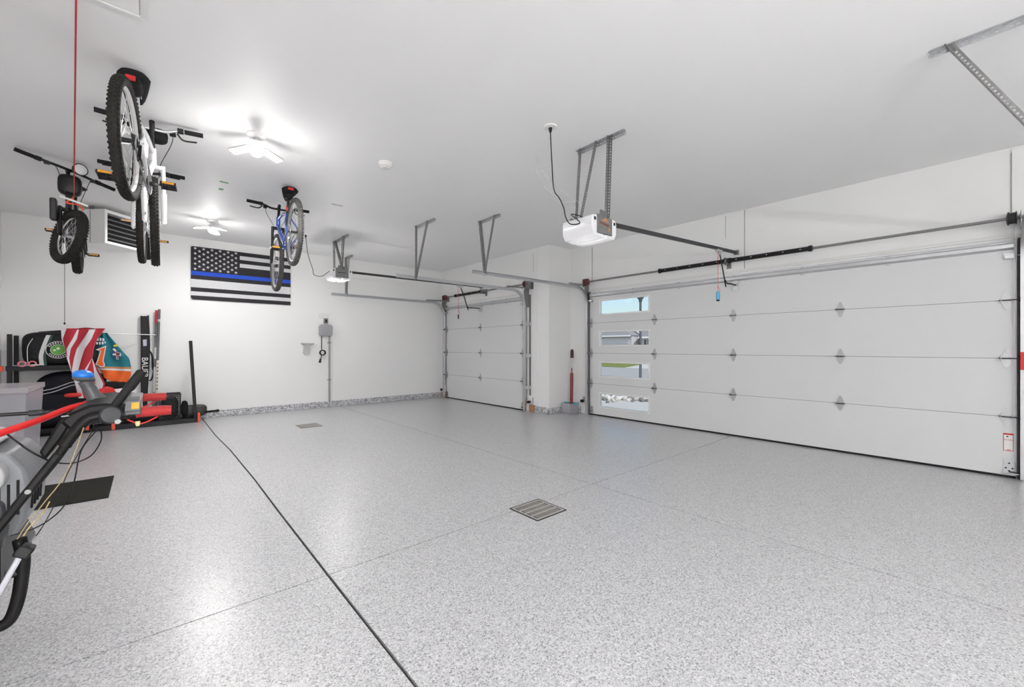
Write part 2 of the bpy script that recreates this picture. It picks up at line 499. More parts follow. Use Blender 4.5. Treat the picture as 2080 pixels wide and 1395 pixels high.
def sectional_door(n, X, op, joints, hy, win, label):
    y0, y1, H = op
    d = bpy.data.objects.new('door_%d' % n, None); COL.objects.link(d)
    d.location = (X, (y0 + y1) / 2, 0); d['_w'] = tuple(d.location); d['kind'] = 'structure'; d['label'] = label
    zs = [0.022] + joints + [H - .012]
    g = .0024
    for i in range(4):
        za, zb = zs[i] + (g if i else 0), zs[i + 1] - g
        b = B()
        if win:
            wy0, wy1, wz0, wz1 = win[0], win[1], win[2][i][0], win[2][i][1]
            b.bb((X, y0 + .004, za), (X + .045, wy0, zb)); b.bb((X, wy1, za), (X + .045, y1 - .004, zb))
            b.bb((X, wy0, za), (X + .045, wy1, wz0)); b.bb((X, wy0, wz1), (X + .045, wy1, zb))
        else: b.bb((X, y0 + .004, za), (X + .045, y1 - .004, zb))
        sec = b.out('door_section', M_DOOR, d)
        # end stiles
        for ya, yb in ((y0 + .005, y0 + .085), (y1 - .085, y1 - .005)):
            B().bb((X - .0022, ya, za + .002), (X, yb, zb - .002)).out('end_stile', M_DOOR, sec)
        if win:
            f = B(); t = .026
            for (a, c, e, h_) in ((wy0, wy1, wz1 - t, wz1), (wy0, wy1, wz0, wz0 + t), (wy0, wy0 + t, wz0 + t, wz1 - t), (wy1 - t, wy1, wz0 + t, wz1 - t)):
                f.bb((X - .006, a, e), (X + .05, c, h_))
            f.out('window_frame', M_WHITE, sec, bevel=.004)
            B().bb((X + .018, wy0 + t - .004, wz0 + t - .004), (X + .024, wy1 - t + .004, wz1 - t + .004)).out('window_pane', M_GLASS, sec)
    for z in joints: B().bb((X + .0022, y0 + .004, z - .0023), (X + .03, y1 - .004, z + .0023)).out('joint_light_stop', mat('light_stop_grey', (.22, .22, .225), .8), d)  # strips added to darken the gaps and stop outside light leaking in
    # hinges on every joint
    for z in joints:
        for k, y in enumerate(hy):
            diamond_hinge(d, X - .003, y, z, ext=(-1 if k == len(hy) - 1 else (1 if k == 0 else 0)))
    # bottom seal
    B().bb((X + .004, y0 + .004, 0.0), (X + .04, y1 - .004, .022)).out('bottom_seal', M_BLACKM, d)
    # strut along the top
    zt = H - .06
    b = B().prism([(-.034, 0), (-.026, -.012), (-.016, -.045), (.016, -.045), (.026, -.012), (.034, 0)], lambda a, c, t: V((X + c, t, zt + a)), y0 + .02, y1 - .02)
    for k in range(7):
        yy = y0 + .1 + (y1 - y0 - .2) * k / 6
        b.bb((X - .006, yy - .02, zt - .05), (X, yy + .02, zt + .048))
    b.out('top_strut', M_GALV, d)
    # lift cables, top and bottom corner brackets
    for yy in (y0 + .015, y1 - .015): B().tube([(X - .03, yy, 2.34), (X - .03, yy, .08)], .0018, 6).out('lift_cable', M_GALV, d)
    for y, sg in ((y0 + .045, -1), (y1 - .045, 1)):
        b = B().bb((X - .006, y - .035, .05), (X, y + .035, .16)).bb((X - .05, y - .06, .045), (X, y + .045, .052))
        br = b.out('bottom_bracket', M_GALV, d, bevel=.002)
        b = B()
        for (a, c) in ((0, .135), (-.02, .09), (.02, .09), (0, .065)): b.cyl((X - .009, y + a, c), (X - .0055, y + a, c), .007, n=10)
        b.cyl((X - .028, y, .06), (X - .028, y + sg * .09, .06), .005, n=8)
        b.out('bolt', M_BLACK, br)
        zc = H - .15
        B().bb((X - .006, y - .035, zc - .03), (X, y + .035, zc + .035)).bb((X - .05, y - .03, zc - .028), (X - .006, y + .03, zc - .022)).cyl((X - .04, y - .05, zc), (X - .04, y + sg * .09, zc), .006, n=8).bb((X - .045, y - .028, zc - .022), (X - .04, y + .028, zc + .012)).out('top_roller_bracket', M_GALV, d, bevel=.002)
    return d

big = sectional_door(1, 5.985, D1, [.5625, 1.101, 1.637], [4.69, 3.458, 2.29, 1.13, -.10],
                     (3.54, 4.53, [(.145, .42), (.685, .96), (1.22, 1.495), (1.765, 2.045)]),
                     'wide white sectional garage door with four narrow stacked windows')
small = sectional_door(2, 5.395, D2, [.5575, 1.09, 1.633], [8.535, 7.207, 5.875], None,
                       'narrow plain white sectional garage door without windows beside the back wall')
# warning label on the big door
X = 5.985 - .0024
pl = [onx(2038, 879, X), onx(2059, 917, X)]
ya, yb, za, zb = pl[1].y, pl[0].y, pl[1].z, pl[0].z + .0
lb = B().bb((X - .0008, ya, za), (X, yb, zb)).out('warning_label', M_WHITE, big)
b = B(); t = .0035
for lo, hi in (((ya, zb - .014), (yb, zb)), ((ya, za), (ya + t, zb)), ((yb - t, za), (yb, zb)), ((ya, za), (yb, za + t)), ((ya, zb - .062), (yb, zb - .058)), ((ya + .018, za + .006), (yb - .02, za + .012))):
    b.bb((X - .0014, lo[0], lo[1]), (X - .0006, hi[0], hi[1]))
b.out('red_rule', M_RED, lb)
B().bb((X - .0014, yb - .03, zb - .036), (X - .0006, yb - .018, zb - .024)).bb((X - .0014, ya + .02, zb - .04), (X - .0006, yb - .04, zb - .034)).out('printed_mark', M_CHAR, lb)

# ================================================================== TRACKS
def track_path(Xv, zb, zh, Xend, R=.30, n=10):
    p = [V((Xv, 0, zb)), V((Xv, 0, zh - R))]
    for i in range(1, n + 1):
        a = PI / 2 * i / n
        p.append(V((Xv - R + R * math.cos(a), 0, zh - R + R * math.sin(a))))
    p.append(V((Xend, 0, zh - .0)))
    return p
def sweep_track(b, path, y, side):
    """C-section swept along a path in the XZ plane; opens towards side (+1/-1 in Y)"""
    w, d, t = .024, .036, .003
    sec = [(-w, d), (-w, 0), (w, 0), (w, d), (w - t, d), (w - t, t), (-w + t, t), (-w + t, d)]
    n = len(sec); vs = []
    N = len(path)
    for i in range(N):
        T = (path[min(i + 1, N - 1)] - path[max(i - 1, 0)]).normalized()
        Nn = V((T.z, 0, -T.x))
        for a, c in sec: vs.append(path[i] + Nn * a + V((0, y + side * c, 0)))
    fs = []
    for i in range(N - 1):
        for k in range(n):
            l = (k + 1) % n
            fs.append((i * n + k, i * n + l, (i + 1) * n + l, (i + 1) * n + k))
    fs += [(0, 1, 6, 7), (1, 2, 5, 6), (2, 3, 4, 5)] + [tuple((N - 1) * n + q for q in f) for f in ((0, 7, 6, 1), (1, 6, 5, 2), (2, 5, 4, 3))]
    return b.add(vs, fs)

def door_track(y, side, Xw, Xv, zh, Xend, label, hanger, tape=False):
    t = thing('door_track', label, 'track', (Xv, y, 0), 'garage door tracks')
    B_ = B(); sweep_track(B_, track_path(Xv, .012, zh, Xend), y, side)
    rail = B_.out('rail', M_GALV, t, ang=25)
    if tape:
        B().bb((Xv - .0255, y - .003 if side > 0 else y - .036, 1.00), (Xv + .0255, y + .036 if side > 0 else y + .003, 1.16)).out('red_tape', M_RED, rail)
    # wall angle and jamb brackets
    b = B().bb((Xw - .004, y - side * .055, .30), (Xw, y - side * .01, 2.2))
    b.out('wall_angle', M_GALVD, t)
    for z in (.45, 1.05, 1.65):
        B().bb((Xw - .012, y - side * .07, z - .03), (Xw - .004, y - side * .012, z + .03)).bb((Xv - .015, y - side * .009, z - .03), (Xw - .004, y - side * .001, z + .03)).cyl((Xw - .02, y - side * .045, z), (Xw - .011, y - side * .045, z), .008, n=8).out('jamb_bracket', M_GALV, t)
    # flag bracket
    B().prism([(0, 1.96), (0, 2.33), (-.03, 2.33), (-.12, zh + .03), (-.14, zh - .02), (-.07, 1.96)], lambda a, c, q: V((Xw + a, q, c)), y - side * .004, y - side * .001).out('flag_bracket', M_GALVD, t)
    # short horizontal brace above the curve
    angle_iron(B(), (Xw - .02, y - side * .004, zh + .045), (Xw - .55, y - side * .004, zh + .03), .03, (0, 0, 1), (0, -side, 0)).out('track_brace', M_GALVD, t)
    # hanger: ceiling angle + two punched straps
    (hx, ya, yb, s1, s2) = hanger
    angle_iron(B(), (hx, ya, HC - .003), (hx, yb, HC - .003), .034, (-1, 0, 0), (0, 0, -1)).out('ceiling_angle', M_GALV, t)
    for yy in (s1, s2):
        st = B(); p0 = V((hx - .02, yy, HC - .006)); p1 = V((hx - .02, y - side * .006, zh - .02))
        angle_iron(st, p0, p1, .034, (-1, 0, 0), (0, math.copysign(1, y - yy) if abs(y - yy) > .02 else 1, 0))
        st.out('hanger_strap', M_GALVD, t)
    B().cyl((hx - .02, y - side * .03, zh), (hx - .02, y + side * .004, zh), .009, n=8).out('hanger_bolt', M_GALV, t)
    return t
door_track(4.77, -1, XD, 5.93, 2.265, 3.42, 'steel track of the wide garage door, next to the pier between the doors', (3.68, 4.95, 4.46, 4.90, 4.55))
door_track(-.215, 1, XD, 5.93, 2.265, 2.9, 'steel track of the wide garage door, with red tape on its upright', (3.70, .25, -.75, .18, -.14), tape=True)
door_track(5.735, 1, XS, 5.34, 2.265, 2.75, 'steel track of the narrow garage door, next to the pier between the doors', (3.10, 5.80, 5.22, 5.72, 5.38))
door_track(8.62, -1, XS, 5.34, 2.265, 2.75, 'steel track of the narrow garage door, along the back wall', (3.08, 8.75, 8.36, 8.68, 8.48))

# ================================================================== TORSION SPRINGS
def torsion(X, z, y0, y1, s0, s1, Xw, label, segs):
    t = thing('torsion_spring', label, 'spring', (X, (y0 + y1) / 2, z), 'torsion springs over the garage doors')
    B().cyl((X, y0, z), (X, y1, z), .0145, n=14).out('shaft', M_GALVD, t)
    for a, c in segs:
        b = B(); prof = []
        n = int((c - a) / .012)
        for i in range(n * 2 + 1): prof.append((.029 if i % 2 else .0265, a + (c - a) * i / (n * 2)))
        b.lathe((X, 0, z), (0, 1, 0), prof, n=14)
        sp = b.out('spring_coil', M_BLACK, t, ang=80)
        B().lathe((X, 0, z), (0, 1, 0), [(.034, c - .012), (.036, c), (.036, c + .02), (.022, c + .03)], 14).out('winding_cone', M_BLACK, sp)
        B().lathe((X, 0, z), (0, 1, 0), [(.022, a - .03), (.036, a - .02), (.036, a), (.034, a + .012)], 14).out('winding_cone', M_BLACK, sp)
        m = max(4, int((c - a) / .16))
        for i in range(m): B().box((X - .0285, a + (c - a) * (i + .5) / m, z), (.002, .012, .008)).out('paint_mark', M_WHITE, sp)
    for yy, mm in ((y1 - .07, M_BROWNRED), (y0 + .07, M_CHAR if y0 < 1 else M_BROWNRED)):
        B().lathe((X, yy, z), (0, 1, 0), [(.04, -.03), (.058, -.028), (.058, -.022), (.05, -.02), (.05, .016), (.06, .018), (.06, .026), (.03, .034)], 22).out('cable_drum', mm, t)
    for yy in (y0 + .02, y1 - .02):
        B().bb((X - .05, yy - .002, z - .09), (Xw, yy + .002, z + .05)).bb((Xw - .004, yy - .03, z - .09), (Xw, yy + .03, z + .05)).out('bearing_plate', M_GALVD, t)
    yc = (s0 + s1) / 2 if len(segs) > 1 else s0 - .06
    B().bb((X - .045, yc - .002, z - .05), (Xw, yc + .002, z + .045)).bb((Xw - .016, yc - .03, z - .09), (Xw - .012, yc + .03, z + .06)).cyl((X, yc - .02, z), (X, yc + .02, z), .034, n=16).out('centre_bracket', M_GALVD, t)
torsion(5.89, 2.37, -.20, 4.80, 1.37, 3.34, XD, 'long black torsion spring and steel shaft over the wide garage door', [(1.40, 2.30), (2.37, 3.31)])
torsion(5.30, 2.385, 5.62, 8.56, 7.10, 8.03, XS, 'short black torsion spring and steel shaft over the narrow garage door', [(7.10, 8.03)])

# ================================================================== OPENERS
def opener(cx, cy, z0, z1, Xend, ry, rz0, rz1, label, hang, logo, fill_w):
    t = thing('garage_door_opener', label, 'door opener', (cx, cy, z0), 'garage door openers')
    L, W = .17, .165
    mid = .105
    h = z1 - z0
    zc = z0 + h * .30
    # metal chassis with stepped hanging plates
    prof = [(-mid, zc - .02), (mid, zc - .02), (mid, z1 - .015), (mid * .55, z1), (mid * .45, z1 + .03), (-mid * .4, z1 + .045), (-mid * .62, z1 + .04), (-mid * .7, z1), (-mid, z1)]
    b = B()
    b.bb((cx - mid, cy - W + .004, zc - .02), (cx + mid, cy + W - .004, z1 - .012))
    for s_ in (-1, 1): b.prism(prof, lambda a, c, q: V((cx + a, q, c)), cy + s_ * (W - .004), cy + s_ * W)
    ch = b.out('chassis', M_GALVD, t, bevel=.002)
    if logo:
        f = cy - W - .0012
        b = B()
        x0 = cx - .07
        for k in range(9): b.bb((x0 + k * .0145, f, z0 + h * .60 - k * .0012), (x0 + k * .0145 + .010, f + .001, z0 + h * .60 + .020 - k * .0012))
        b.out('brand_lettering', mat('logo_brown', (0.20, 0.07, 0.05), .5), ch)
        B().prism([(-.05, 0), (.0, .03), (.02, .03), (.055, 0)], lambda a, c, q: V((cx + a, q, z0 + h * .74 + c)), f, f + .001).bb((cx + .05, f, z0 + h * .36), (cx + .075, f + .001, z0 + h * .50)).out('brand_mark', mat('logo_orange', (0.45, 0.22, 0.12), .5), ch)
    else:
        B().bb((cx - .07, cy - W - .0012, z0 + h * .58), (cx + .07, cy - W, z0 + h * .64)).out('brand_lettering', M_CHAR, ch)
    # light lenses at both ends, sloping underneath
    M_LENS = mat('lens_white', (0.84, 0.84, 0.86), .3, var=.02, coat=.2)
    for s_ in (-1, 1):
        pr = [(s_ * mid, z1 - .008), (s_ * (L - .01), z1 - .018), (s_ * L, z1 - .05), (s_ * L, zc), (s_ * (L - .03), z0 + .012), (s_ * .02, z0), (s_ * .005, zc - .022), (s_ * mid, zc - .022)]
        o = B().prism(pr, lambda a, c, q: V((cx + a, q, c)), cy - W, cy + W).out('lens_cover', M_LENS, t, bevel=.008)
        B().bb((cx + s_ * (mid + .02), cy - W - .003, z1 - .06), (cx + s_ * (mid + .042), cy - W + .002, z1 - .035)).out('latch_slot', M_BLACK, o)
    for s_ in (-1, 1):  # fill points added below the unit to light the bay; lenses stay unlit
        l = bpy.data.lights.new('opener_fill', 'POINT'); l.energy = fill_w / 2; l.shadow_soft_size = .05; l.color = (1, .985, .965)
        lo = bpy.data.objects.new('opener_fill', l); COL.objects.link(lo); lo.parent = t; lo.location = (s_ * .08, 0, -.22)
    # rail
    rb = B().beam((cx + L - .04, ry, rz0), (Xend, ry, rz1), .032, .036)
    rl = rb.out('rail', M_CHAR, t, bevel=.003)
    B().bb((Xend - .02, ry - .03, rz1 - .03), (Xend + .035, ry + .03, rz1 + .03)).out('header_bracket', M_GALVD, rl, bevel=.003)
    # trolley, arm and release cord
    tx = Xend - .55
    tz = rz0 + (rz1 - rz0) * (tx - cx) / (Xend - cx)
    tr = B().bb((tx - .07, ry - .02, tz - .05), (tx + .07, ry + .02, tz - .016)).bb((tx + .005, ry - .012, tz - .075), (tx + .04, ry + .012, tz - .045)).out('trolley', M_GALV, t, bevel=.004)
    dx = Xend + .03
    b = B().tube(smooth([(tx + .02, ry, tz - .06), (tx + .10, ry, tz - .22), (tx + .19, ry, 2.04), (tx + .215, ry, 1.99)], 4), .012, 8, flat=.5)
    b.tube(smooth([(tx + .17, ry - .01, 2.07), (tx + .22, ry - .01, 2.035), (tx + .33, ry - .01, 2.04), (dx - .045, ry - .01, 2.04)], 4), .010, 8, flat=.6)
    arm = b.out('door_arm', M_BLACK, t)
    B().bb((dx - .07, ry - .03, 1.97), (dx - .064, ry + .03, 2.10)).bb((dx - .09, ry - .028, 2.02), (dx - .067, ry - .022, 2.06)).bb((dx - .09, ry + .012, 2.02), (dx - .067, ry + .018, 2.06)).out('door_bracket', M_GALV, arm)
    cz = 1.88
    b = B().tube([(tx - .04, ry - .005, tz - .05), (tx - .04, ry - .005, cz)], .0028, 6)
    b.tube(smooth([(tx - .04, ry - .005, cz + .09), (tx - .02, ry - .02, cz + .04), (tx - .03, ry - .015, cz - .03)], 4), .0028, 6)
    cord = b.out('release_cord', M_RED, t)
    if logo:
        B().lathe((tx - .04, ry - .005, cz - .08), (0, 0, 1), [(.012, 0), (.022, .006), (.024, .06), (.022, .10), (.012, .105)], 14).out('release_handle', mat('blue_handle', (0.10, 0.42, 0.72), .25, coat=.4), cord)
        B().cyl((tx - .04, ry - .005, cz - .095), (tx - .04, ry - .005, cz - .08), .02, n=12).out('handle_cap', M_BLACK, cord)
    else:
        B().lathe((tx - .04, ry - .005, cz - .09), (0, 0, 1), [(.008, 0), (.013, .006), (.013, .08), (.008, .09)], 12).out('release_handle', M_CHAR, cord)
    # hangers
    (hx, ya, yb, straps) = hang
    angle_iron(B(), (hx, ya, HC - .003), (hx, yb, HC - .003), .034, (-1, 0, 0), (0, 0, -1)).out('ceiling_angle', M_GALV, t)
    for (yt, yb_, xb) in straps:
        st = B()
        angle_iron(st, (hx - .02, yt, HC - .006), (xb, yb_, z1 - .01), .032, (-1, 0, 0), (0, -1 if yb_ <= cy else 1, 0))
        st.out('hanger_strap', M_GALVD, t)
    return t
opener(2.935, 2.325, 2.13, 2.325, 5.99, 2.255, 2.31, 2.485, 'white and grey door opener with orange lettering over the wide bay', (3.06, 2.56, 2.04, [(2.50, 2.495, 2.97), (2.32, 2.47, 2.99), (2.19, 2.165, 2.97)]), True, 1.3)
opener(2.44, 7.27, 2.33, 2.525, 5.40, 7.20, 2.49, 2.505, 'white and grey door opener hanging in the narrow bay', (2.47, 7.60, 6.88, [(7.50, 7.44, 2.44), (7.46, 7.12, 2.46), (7.05, 7.10, 2.44)]), False, 10.0)

# ceiling outlets and the openers' wiring
def outlet(p, label):
    t = thing('ceiling_outlet', label, 'outlet', (p[0], p[1], HC - .012), 'ceiling outlets for the door openers')
    B().lathe((p[0], p[1], HC), (0, 0, -1), [(.056, 0), (.056, .004), (.05, .010)], 24).out('cover_plate', M_WHITE, t)
    B().cyl((p[0], p[1] + .0, HC - .012), (p[0], p[1], HC - .0095), .02, n=16).out('receptacle', M_TRIM, t)
    return t
oa = onz(1118, 257, HC); ob = onz(621, 476, HC)
outlet(oa, 'round white ceiling outlet above the opener of the wide bay')
outlet(ob, 'round white ceiling outlet beside the blue bicycle')
t = thing('power_cord', 'black power cord looping down to the opener of the wide bay', 'cord', (oa.x, oa.y, 2.3), 'power cords of the openers')
B().cyl((oa.x, oa.y, HC - .012), (oa.x, oa.y, HC - .05), .017, .009, n=10).out('plug', M_BLACK, t)
pts = [(oa.x, oa.y, HC - .045)] + [onx(u, v, 2.56 + .02 * i) for i, (u, v) in enumerate(((1121, 330), (1125, 384), (1136, 402), (1145, 422), (1149, 441), (1159, 455), (1178, 452)))] + [(2.80, 2.42, 2.37), (2.86, 2.36, 2.352), (2.91, 2.34, 2.33)]
B().tube(smooth(pts, 6), .0048, 6).out('cable', M_BLACK, t)
t = thing('power_cord', 'thin dark power cord between the blue bicycle and its opener', 'cord', (ob.x, ob.y, 2.3), 'power cords of the openers')
B().cyl((ob.x, ob.y, HC - .012), (ob.x, ob.y, HC - .05), .017, .009, n=10).out('plug', M_BLACK, t)
pts = [(ob.x, ob.y, HC - .045)] + [ony(u, v, 7.2) for u, v in ((626, 518), (635, 546), (638, 558), (653, 561), (667, 552))] + [(2.36, 7.22, 2.535)]
B().tube(smooth(pts, 6), .0048, 6).out('cable', M_CHAR, t)
w = B(); M_WIRE = mat('pale_wire', (0.60, 0.60, 0.60), .5)
w.tube(smooth([onz(1089, 318, HC)] + [onx(u, v, 2.62) for u, v in ((1091, 352), (1108, 384), (1140, 408), (1168, 413))] + [(2.86, 2.44, 2.34)], 6), .0018, 5)
w.tube(smooth([onz(1089, 318, HC)] + [onx(u, v, 2.62) for u, v in ((1100, 345), (1128, 376), (1150, 395), (1175, 412))] + [(2.88, 2.40, 2.34)], 6), .0018, 5)
tag(w.out('bell_wire', M_WIRE), 'pair of thin pale wires drooping from the ceiling to the opener', 'wire')
# safety sensors by the door feet
def sensor(x, y, z, side, label):
    t = thing('safety_sensor', label, 'sensor', (x, y, z - .04), 'door safety sensors')
    B().bb((x - .03, y - .022, z - .022), (x + .03, y + .022, z + .022)).out('sensor_body', M_BLACK, t, bevel=.006)
    B().bb((x - .02, y - .004, z - .04), (x + .085, y + .004, z - .022)).bb((x + .08, y - .004, z - .04), (x + .085, y + .05 * side, z + .07)).out('bracket', M_GALV, t)
    B().cyl((x, y - side * .023, z), (x, y - side * .03, z), .012, n=12).out('lens', M_CHAR, t)
sensor(XD - .085, 4.87, .235, 1, 'black safety sensor by the clear bin at the wide door')
sensor(XD - .085, -.29, .21, -1, 'black safety sensor beside the red-taped track')
sensor(XS - .085, 5.65, .19, -1, 'black safety sensor at the foot of the pier by the narrow door')
sensor(XS - .085, 8.71, .19, 1, 'black safety sensor at the back wall end of the narrow door')

# ================================================================== CEILING LAMPS
def led_lamp(x, y, rot, label, power=LAMP_W):
    t = thing('led_lamp', label, 'ceiling lamp', (x, y, HC - .24), 'three-leaf garage lamps on the ceiling')
    B().lathe((x, y, HC), (0, 0, -1), [(.075, 0), (.075, .012), (.062, .026), (.034, .034)], 28).out('lampholder', M_WHITE, t)
    B().lathe((x, y, HC - .034), (0, 0, -1), [(.018, 0), (.018, .03), (.045, .045), (.05, .075), (.04, .095)], 20).out('lamp_base', M_ALU, t)
    ME = mat('lit_led_%d' % (power * 100), (1.0, 0.985, 0.96), .4, emit=14.0 if power > LAMP_W * .5 else 3.0, var=.0)
    for k in range(3):
        a = rot + k * 2 * PI / 3
        dr = V((math.cos(a), math.sin(a), 0)); tilt = V((0, 0, -.22))
        d = (dr + tilt).normalized(); side = V((-dr.y, dr.x, 0)); nrm = d.cross(side).normalized()
        if nrm.z > 0: nrm = -nrm
        c = V((x, y, HC - .105)) + d * .135
        R = Matrix((d, side, nrm)).transposed()
        o = B().box(c - nrm * .008, (.17, .095, .014), R).out('leaf_heatsink', M_ALU, t, bevel=.004)
        B().box(c + nrm * .004, (.16, .085, .010), R).out('led_panel', ME, o, bevel=.003)
    bb = B().ell((x, y, HC - .145), (.05, .05, .05), 20, 12)
    bb.out('led_bulb', ME, t)
    l = bpy.data.lights.new('lamp_light', 'POINT'); l.energy = power; l.shadow_soft_size = .14; l.color = (1, .985, .965)
    lo = bpy.data.objects.new('lamp_light', l); COL.objects.link(lo)
    lo.parent = t; lo.location = (0, 0, -.10)
    l = bpy.data.lights.new('leaf_light', 'AREA'); l.shape = 'DISK'; l.size = .3; l.energy = power * 3.2; l.color = (1, .985, .965)
    lo = bpy.data.objects.new('leaf_light', l); COL.objects.link(lo)
    lo.parent = t; lo.location = (0, 0, .0)
led_lamp(.71, 4.19, .35, 'lit three-leaf lamp between the white bicycle and the smoke alarm')
led_lamp(.70, 7.43, 1.2, 'lit three-leaf lamp by the heater and the back wall', LAMP_W * .78)
led_lamp(.70, .95, .6, 'added unseen three-leaf lamp on the bare ceiling in front of the hatch', LAMP_W * .14)  # lamp added out of view, continuing the row as weak fill
def fill_light(x, y, z, label, k=1.0):  # added fill fixtures out of view, brightening the room from behind the camera
    t = thing('fill_light', label, 'fill light', (x, y, z - .03), 'added twin-tube fill lights hung out of view')
    B().bb((x - .62, y - .012, z - .02), (x + .62, y + .012, z + .02)).out('spine', M_WHITE, t, bevel=.004)
    for e in (-.61, .61): B().bb((x + e - .012, y - .075, z - .025), (x + e + .012, y + .075, z + .025)).out('end_cap', M_WHITE, t, bevel=.004)
    MT = mat('fill_tube_%d' % (k * 100), (1.0, .985, .975), .4, emit=FILL_E * k, var=0)
    for e in (-.05, .05): B().cyl((x - .598, y + e, z), (x + .598, y + e, z), .016, n=12).out('fill_tube', MT, t)
    for e in (-.45, .45): B().cyl((x + e, y, z + .02), (x + e, y, HC), .003, n=6).out('hanging_wire', M_GALVD, t)
fill_light(-.3, -2.6, 1.5, 'added unseen twin-tube fill light hanging by the blank side wall, on the left wall side', 1.85)
fill_light(2.5, -2.6, 1.5, 'added unseen twin-tube fill light hanging by the blank side wall, on the garage door side', .22)

p = onz(783, 331, HC)
t = thing('smoke_alarm', 'round white smoke alarm on the ceiling', 'smoke alarm', (p.x, p.y, HC - .05))
B().lathe((p.x, p.y, HC), (0, 0, -1), [(.068, 0), (.068, .012), (.060, .016), (.062, .036), (.05, .046), (.01, .048)], 32).out('body', M_WHITE, t)
for a in (-.02, .025): B().cyl((p.x + a, p.y - .02, HC - .0455), (p.x + a, p.y - .02, HC - .054), .012, n=14).out('sensor_button', M_TRIM, t)
p = onz(685, 416, HC)
tag(B().bb((p.x - .07, p.y - .012, HC - .006), (p.x + .07, p.y + .012, HC)).out('joist_plate', mat('scuffed_plate', (.55, .53, .50), .6), bevel=.002), 'small grey plate on the ceiling near the blue bicycle', 'plate')
M_GREEN = mat('green_sticker', (.16, .42, .16), .6)
for i, (u, v) in enumerate(((455, 370), (449, 384))):
    p = onz(u, v, HC)
    t_ = B().bb((p.x - (.04 if i == 0 else .022), p.y - (.018 if i == 0 else .03), HC - .002), (p.x + (.04 if i == 0 else .022), p.y + (.018 if i == 0 else .03), HC))
    tag(t_.out('ceiling_sticker', M_GREEN), ('long' if i == 0 else 'short') + ' green sticker on the ceiling between the lamps', 'sticker', 'green ceiling stickers')

# ================================================================== HEATER
hc = V((-.42, 7.50, 0)); e1 = V((.7071, .7071, 0)); e2 = V((-.7071, .7071, 0))
HW, HD, hz0, hz1 = .52, .50, 2.55, 2.99
t = thing('unit_heater', 'white ceiling heater with dark louvred front in the back corner', 'heater', tuple(hc + e1 * .26 + e2 * .25 + V((0, 0, hz0))))
def hbox(b, a0, a1, c0, c1, z0, z1):
    return b.prism([(a0, c0), (a1, c0), (a1, c1), (a0, c1)], lambda a, c, q: hc + e1 * a + e2 * c + V((0, 0, q)), z0, z1)
b = B(); hbox(b, 0, HW, .03, HD, hz0, hz1)
for r in ((0, .035, 0, .03, hz0, hz1), (HW - .035, HW, 0, .03, hz0, hz1), (.035, HW - .035, 0, .03, hz0, hz0 + .035), (.035, HW - .035, 0, .03, hz1 - .04, hz1)): hbox(b, *r)
cab = b.out('cabinet', M_WHITE, t, bevel=.004)
bb_ = B(); hbox(bb_, -.001, .0, .20, .206, hz0 + .01, hz1 - .01); bb_.out('panel_seam', M_CHAR, cab)
bb_ = B(); hbox(bb_, .036, HW - .036, .0275, .0305, hz0 + .036, hz1 - .041); bb_.out('dark_core', M_BLACKM, t)
for k in range(6):
    z = hz0 + .065 + k * .062
    b = B().prism([(.002, 0), (.024, .022), (.0265, .02), (.005, -.003)], lambda c, dz, q: hc + e1 * q + e2 * c + V((0, 0, z + dz)), .037, HW - .037)
    b.out('louvre', mat('louvre_grey', (.32, .32, .33), .35, .5), t)
for q in (.06, HW - .06):
    b = B(); hbox(b, q - .012, q + .012, HD * .45, HD * .55, hz1, HC); b.out('ceiling_bracket', M_GALVD, t)
# thin pull cord below
cx_, cy_ = -.86, 8.32
t = thing('pull_cord', 'thin dark pull cord with a small knob hanging over the sports bag', 'cord', (cx_, cy_, 1.52))
B().cyl((cx_, cy_, 1.53), (cx_, cy_, HC), .0028, n=6).out('string', M_CHAR, t)
B().ell((cx_, cy_, 1.53), (.011, .011, .016), 10, 8).out('knob', M_CHAR, t)

# ================================================================== FLAG ON THE BACK WALL
fx0, fx1, fz0, fz1 = .54, 2.055, 2.01, 2.905
YFL = YB - .012
M_FBLK = mat('flag_black', (.022, .02, .024), .8, bump=.1, bscale=300)
M_FWHT = mat('flag_white', (.70, .70, .72), .8, bump=.1, bscale=300)
M_FBLU = mat('flag_blue', (.012, .075, .55), .75, bump=.1, bscale=300)
t = thing('wall_flag', 'black and white starred flag with one blue stripe pinned to the wall', 'flag', ((fx0 + fx1) / 2, YFL, fz0))
def fy(x, z): return YFL - .004 - .004 * math.sin(x * 7 + z * 3) * .5
sh = (fz1 - fz0) / 13
for k in range(13):
    z1 = fz1 - k * sh; z0 = z1 - sh
    m = M_FBLU if k == 6 else (M_FBLK if (k % 2 == 0 or k in (5, 7)) and not (k in (8,)) else M_FWHT)
    if k in (5, 7): m = M_FBLK
    xs = fx0
    if k < 6 and m is M_FWHT: xs = fx0 + .405 * (fx1 - fx0) + .08
    def zz(v, z0=z0, z1=z1): return z1 + (z0 - z1) * v
    B().sheet(lambda u, v: V((xs + (fx1 - xs) * u, fy(xs + (fx1 - xs) * u, zz(v)), zz(v))), 16, 2, .002).out('stripe', m, t)
cw = .405 * (fx1 - fx0) + .08
ch_ = 6 * sh
cant = B().sheet(lambda u, v: V((fx0 + cw * u, fy(fx0 + cw * u, fz1 - ch_ * v) - .0022, fz1 - ch_ * v)), 10, 6, .0015).out('canton', M_FBLK, t)
star0 = None
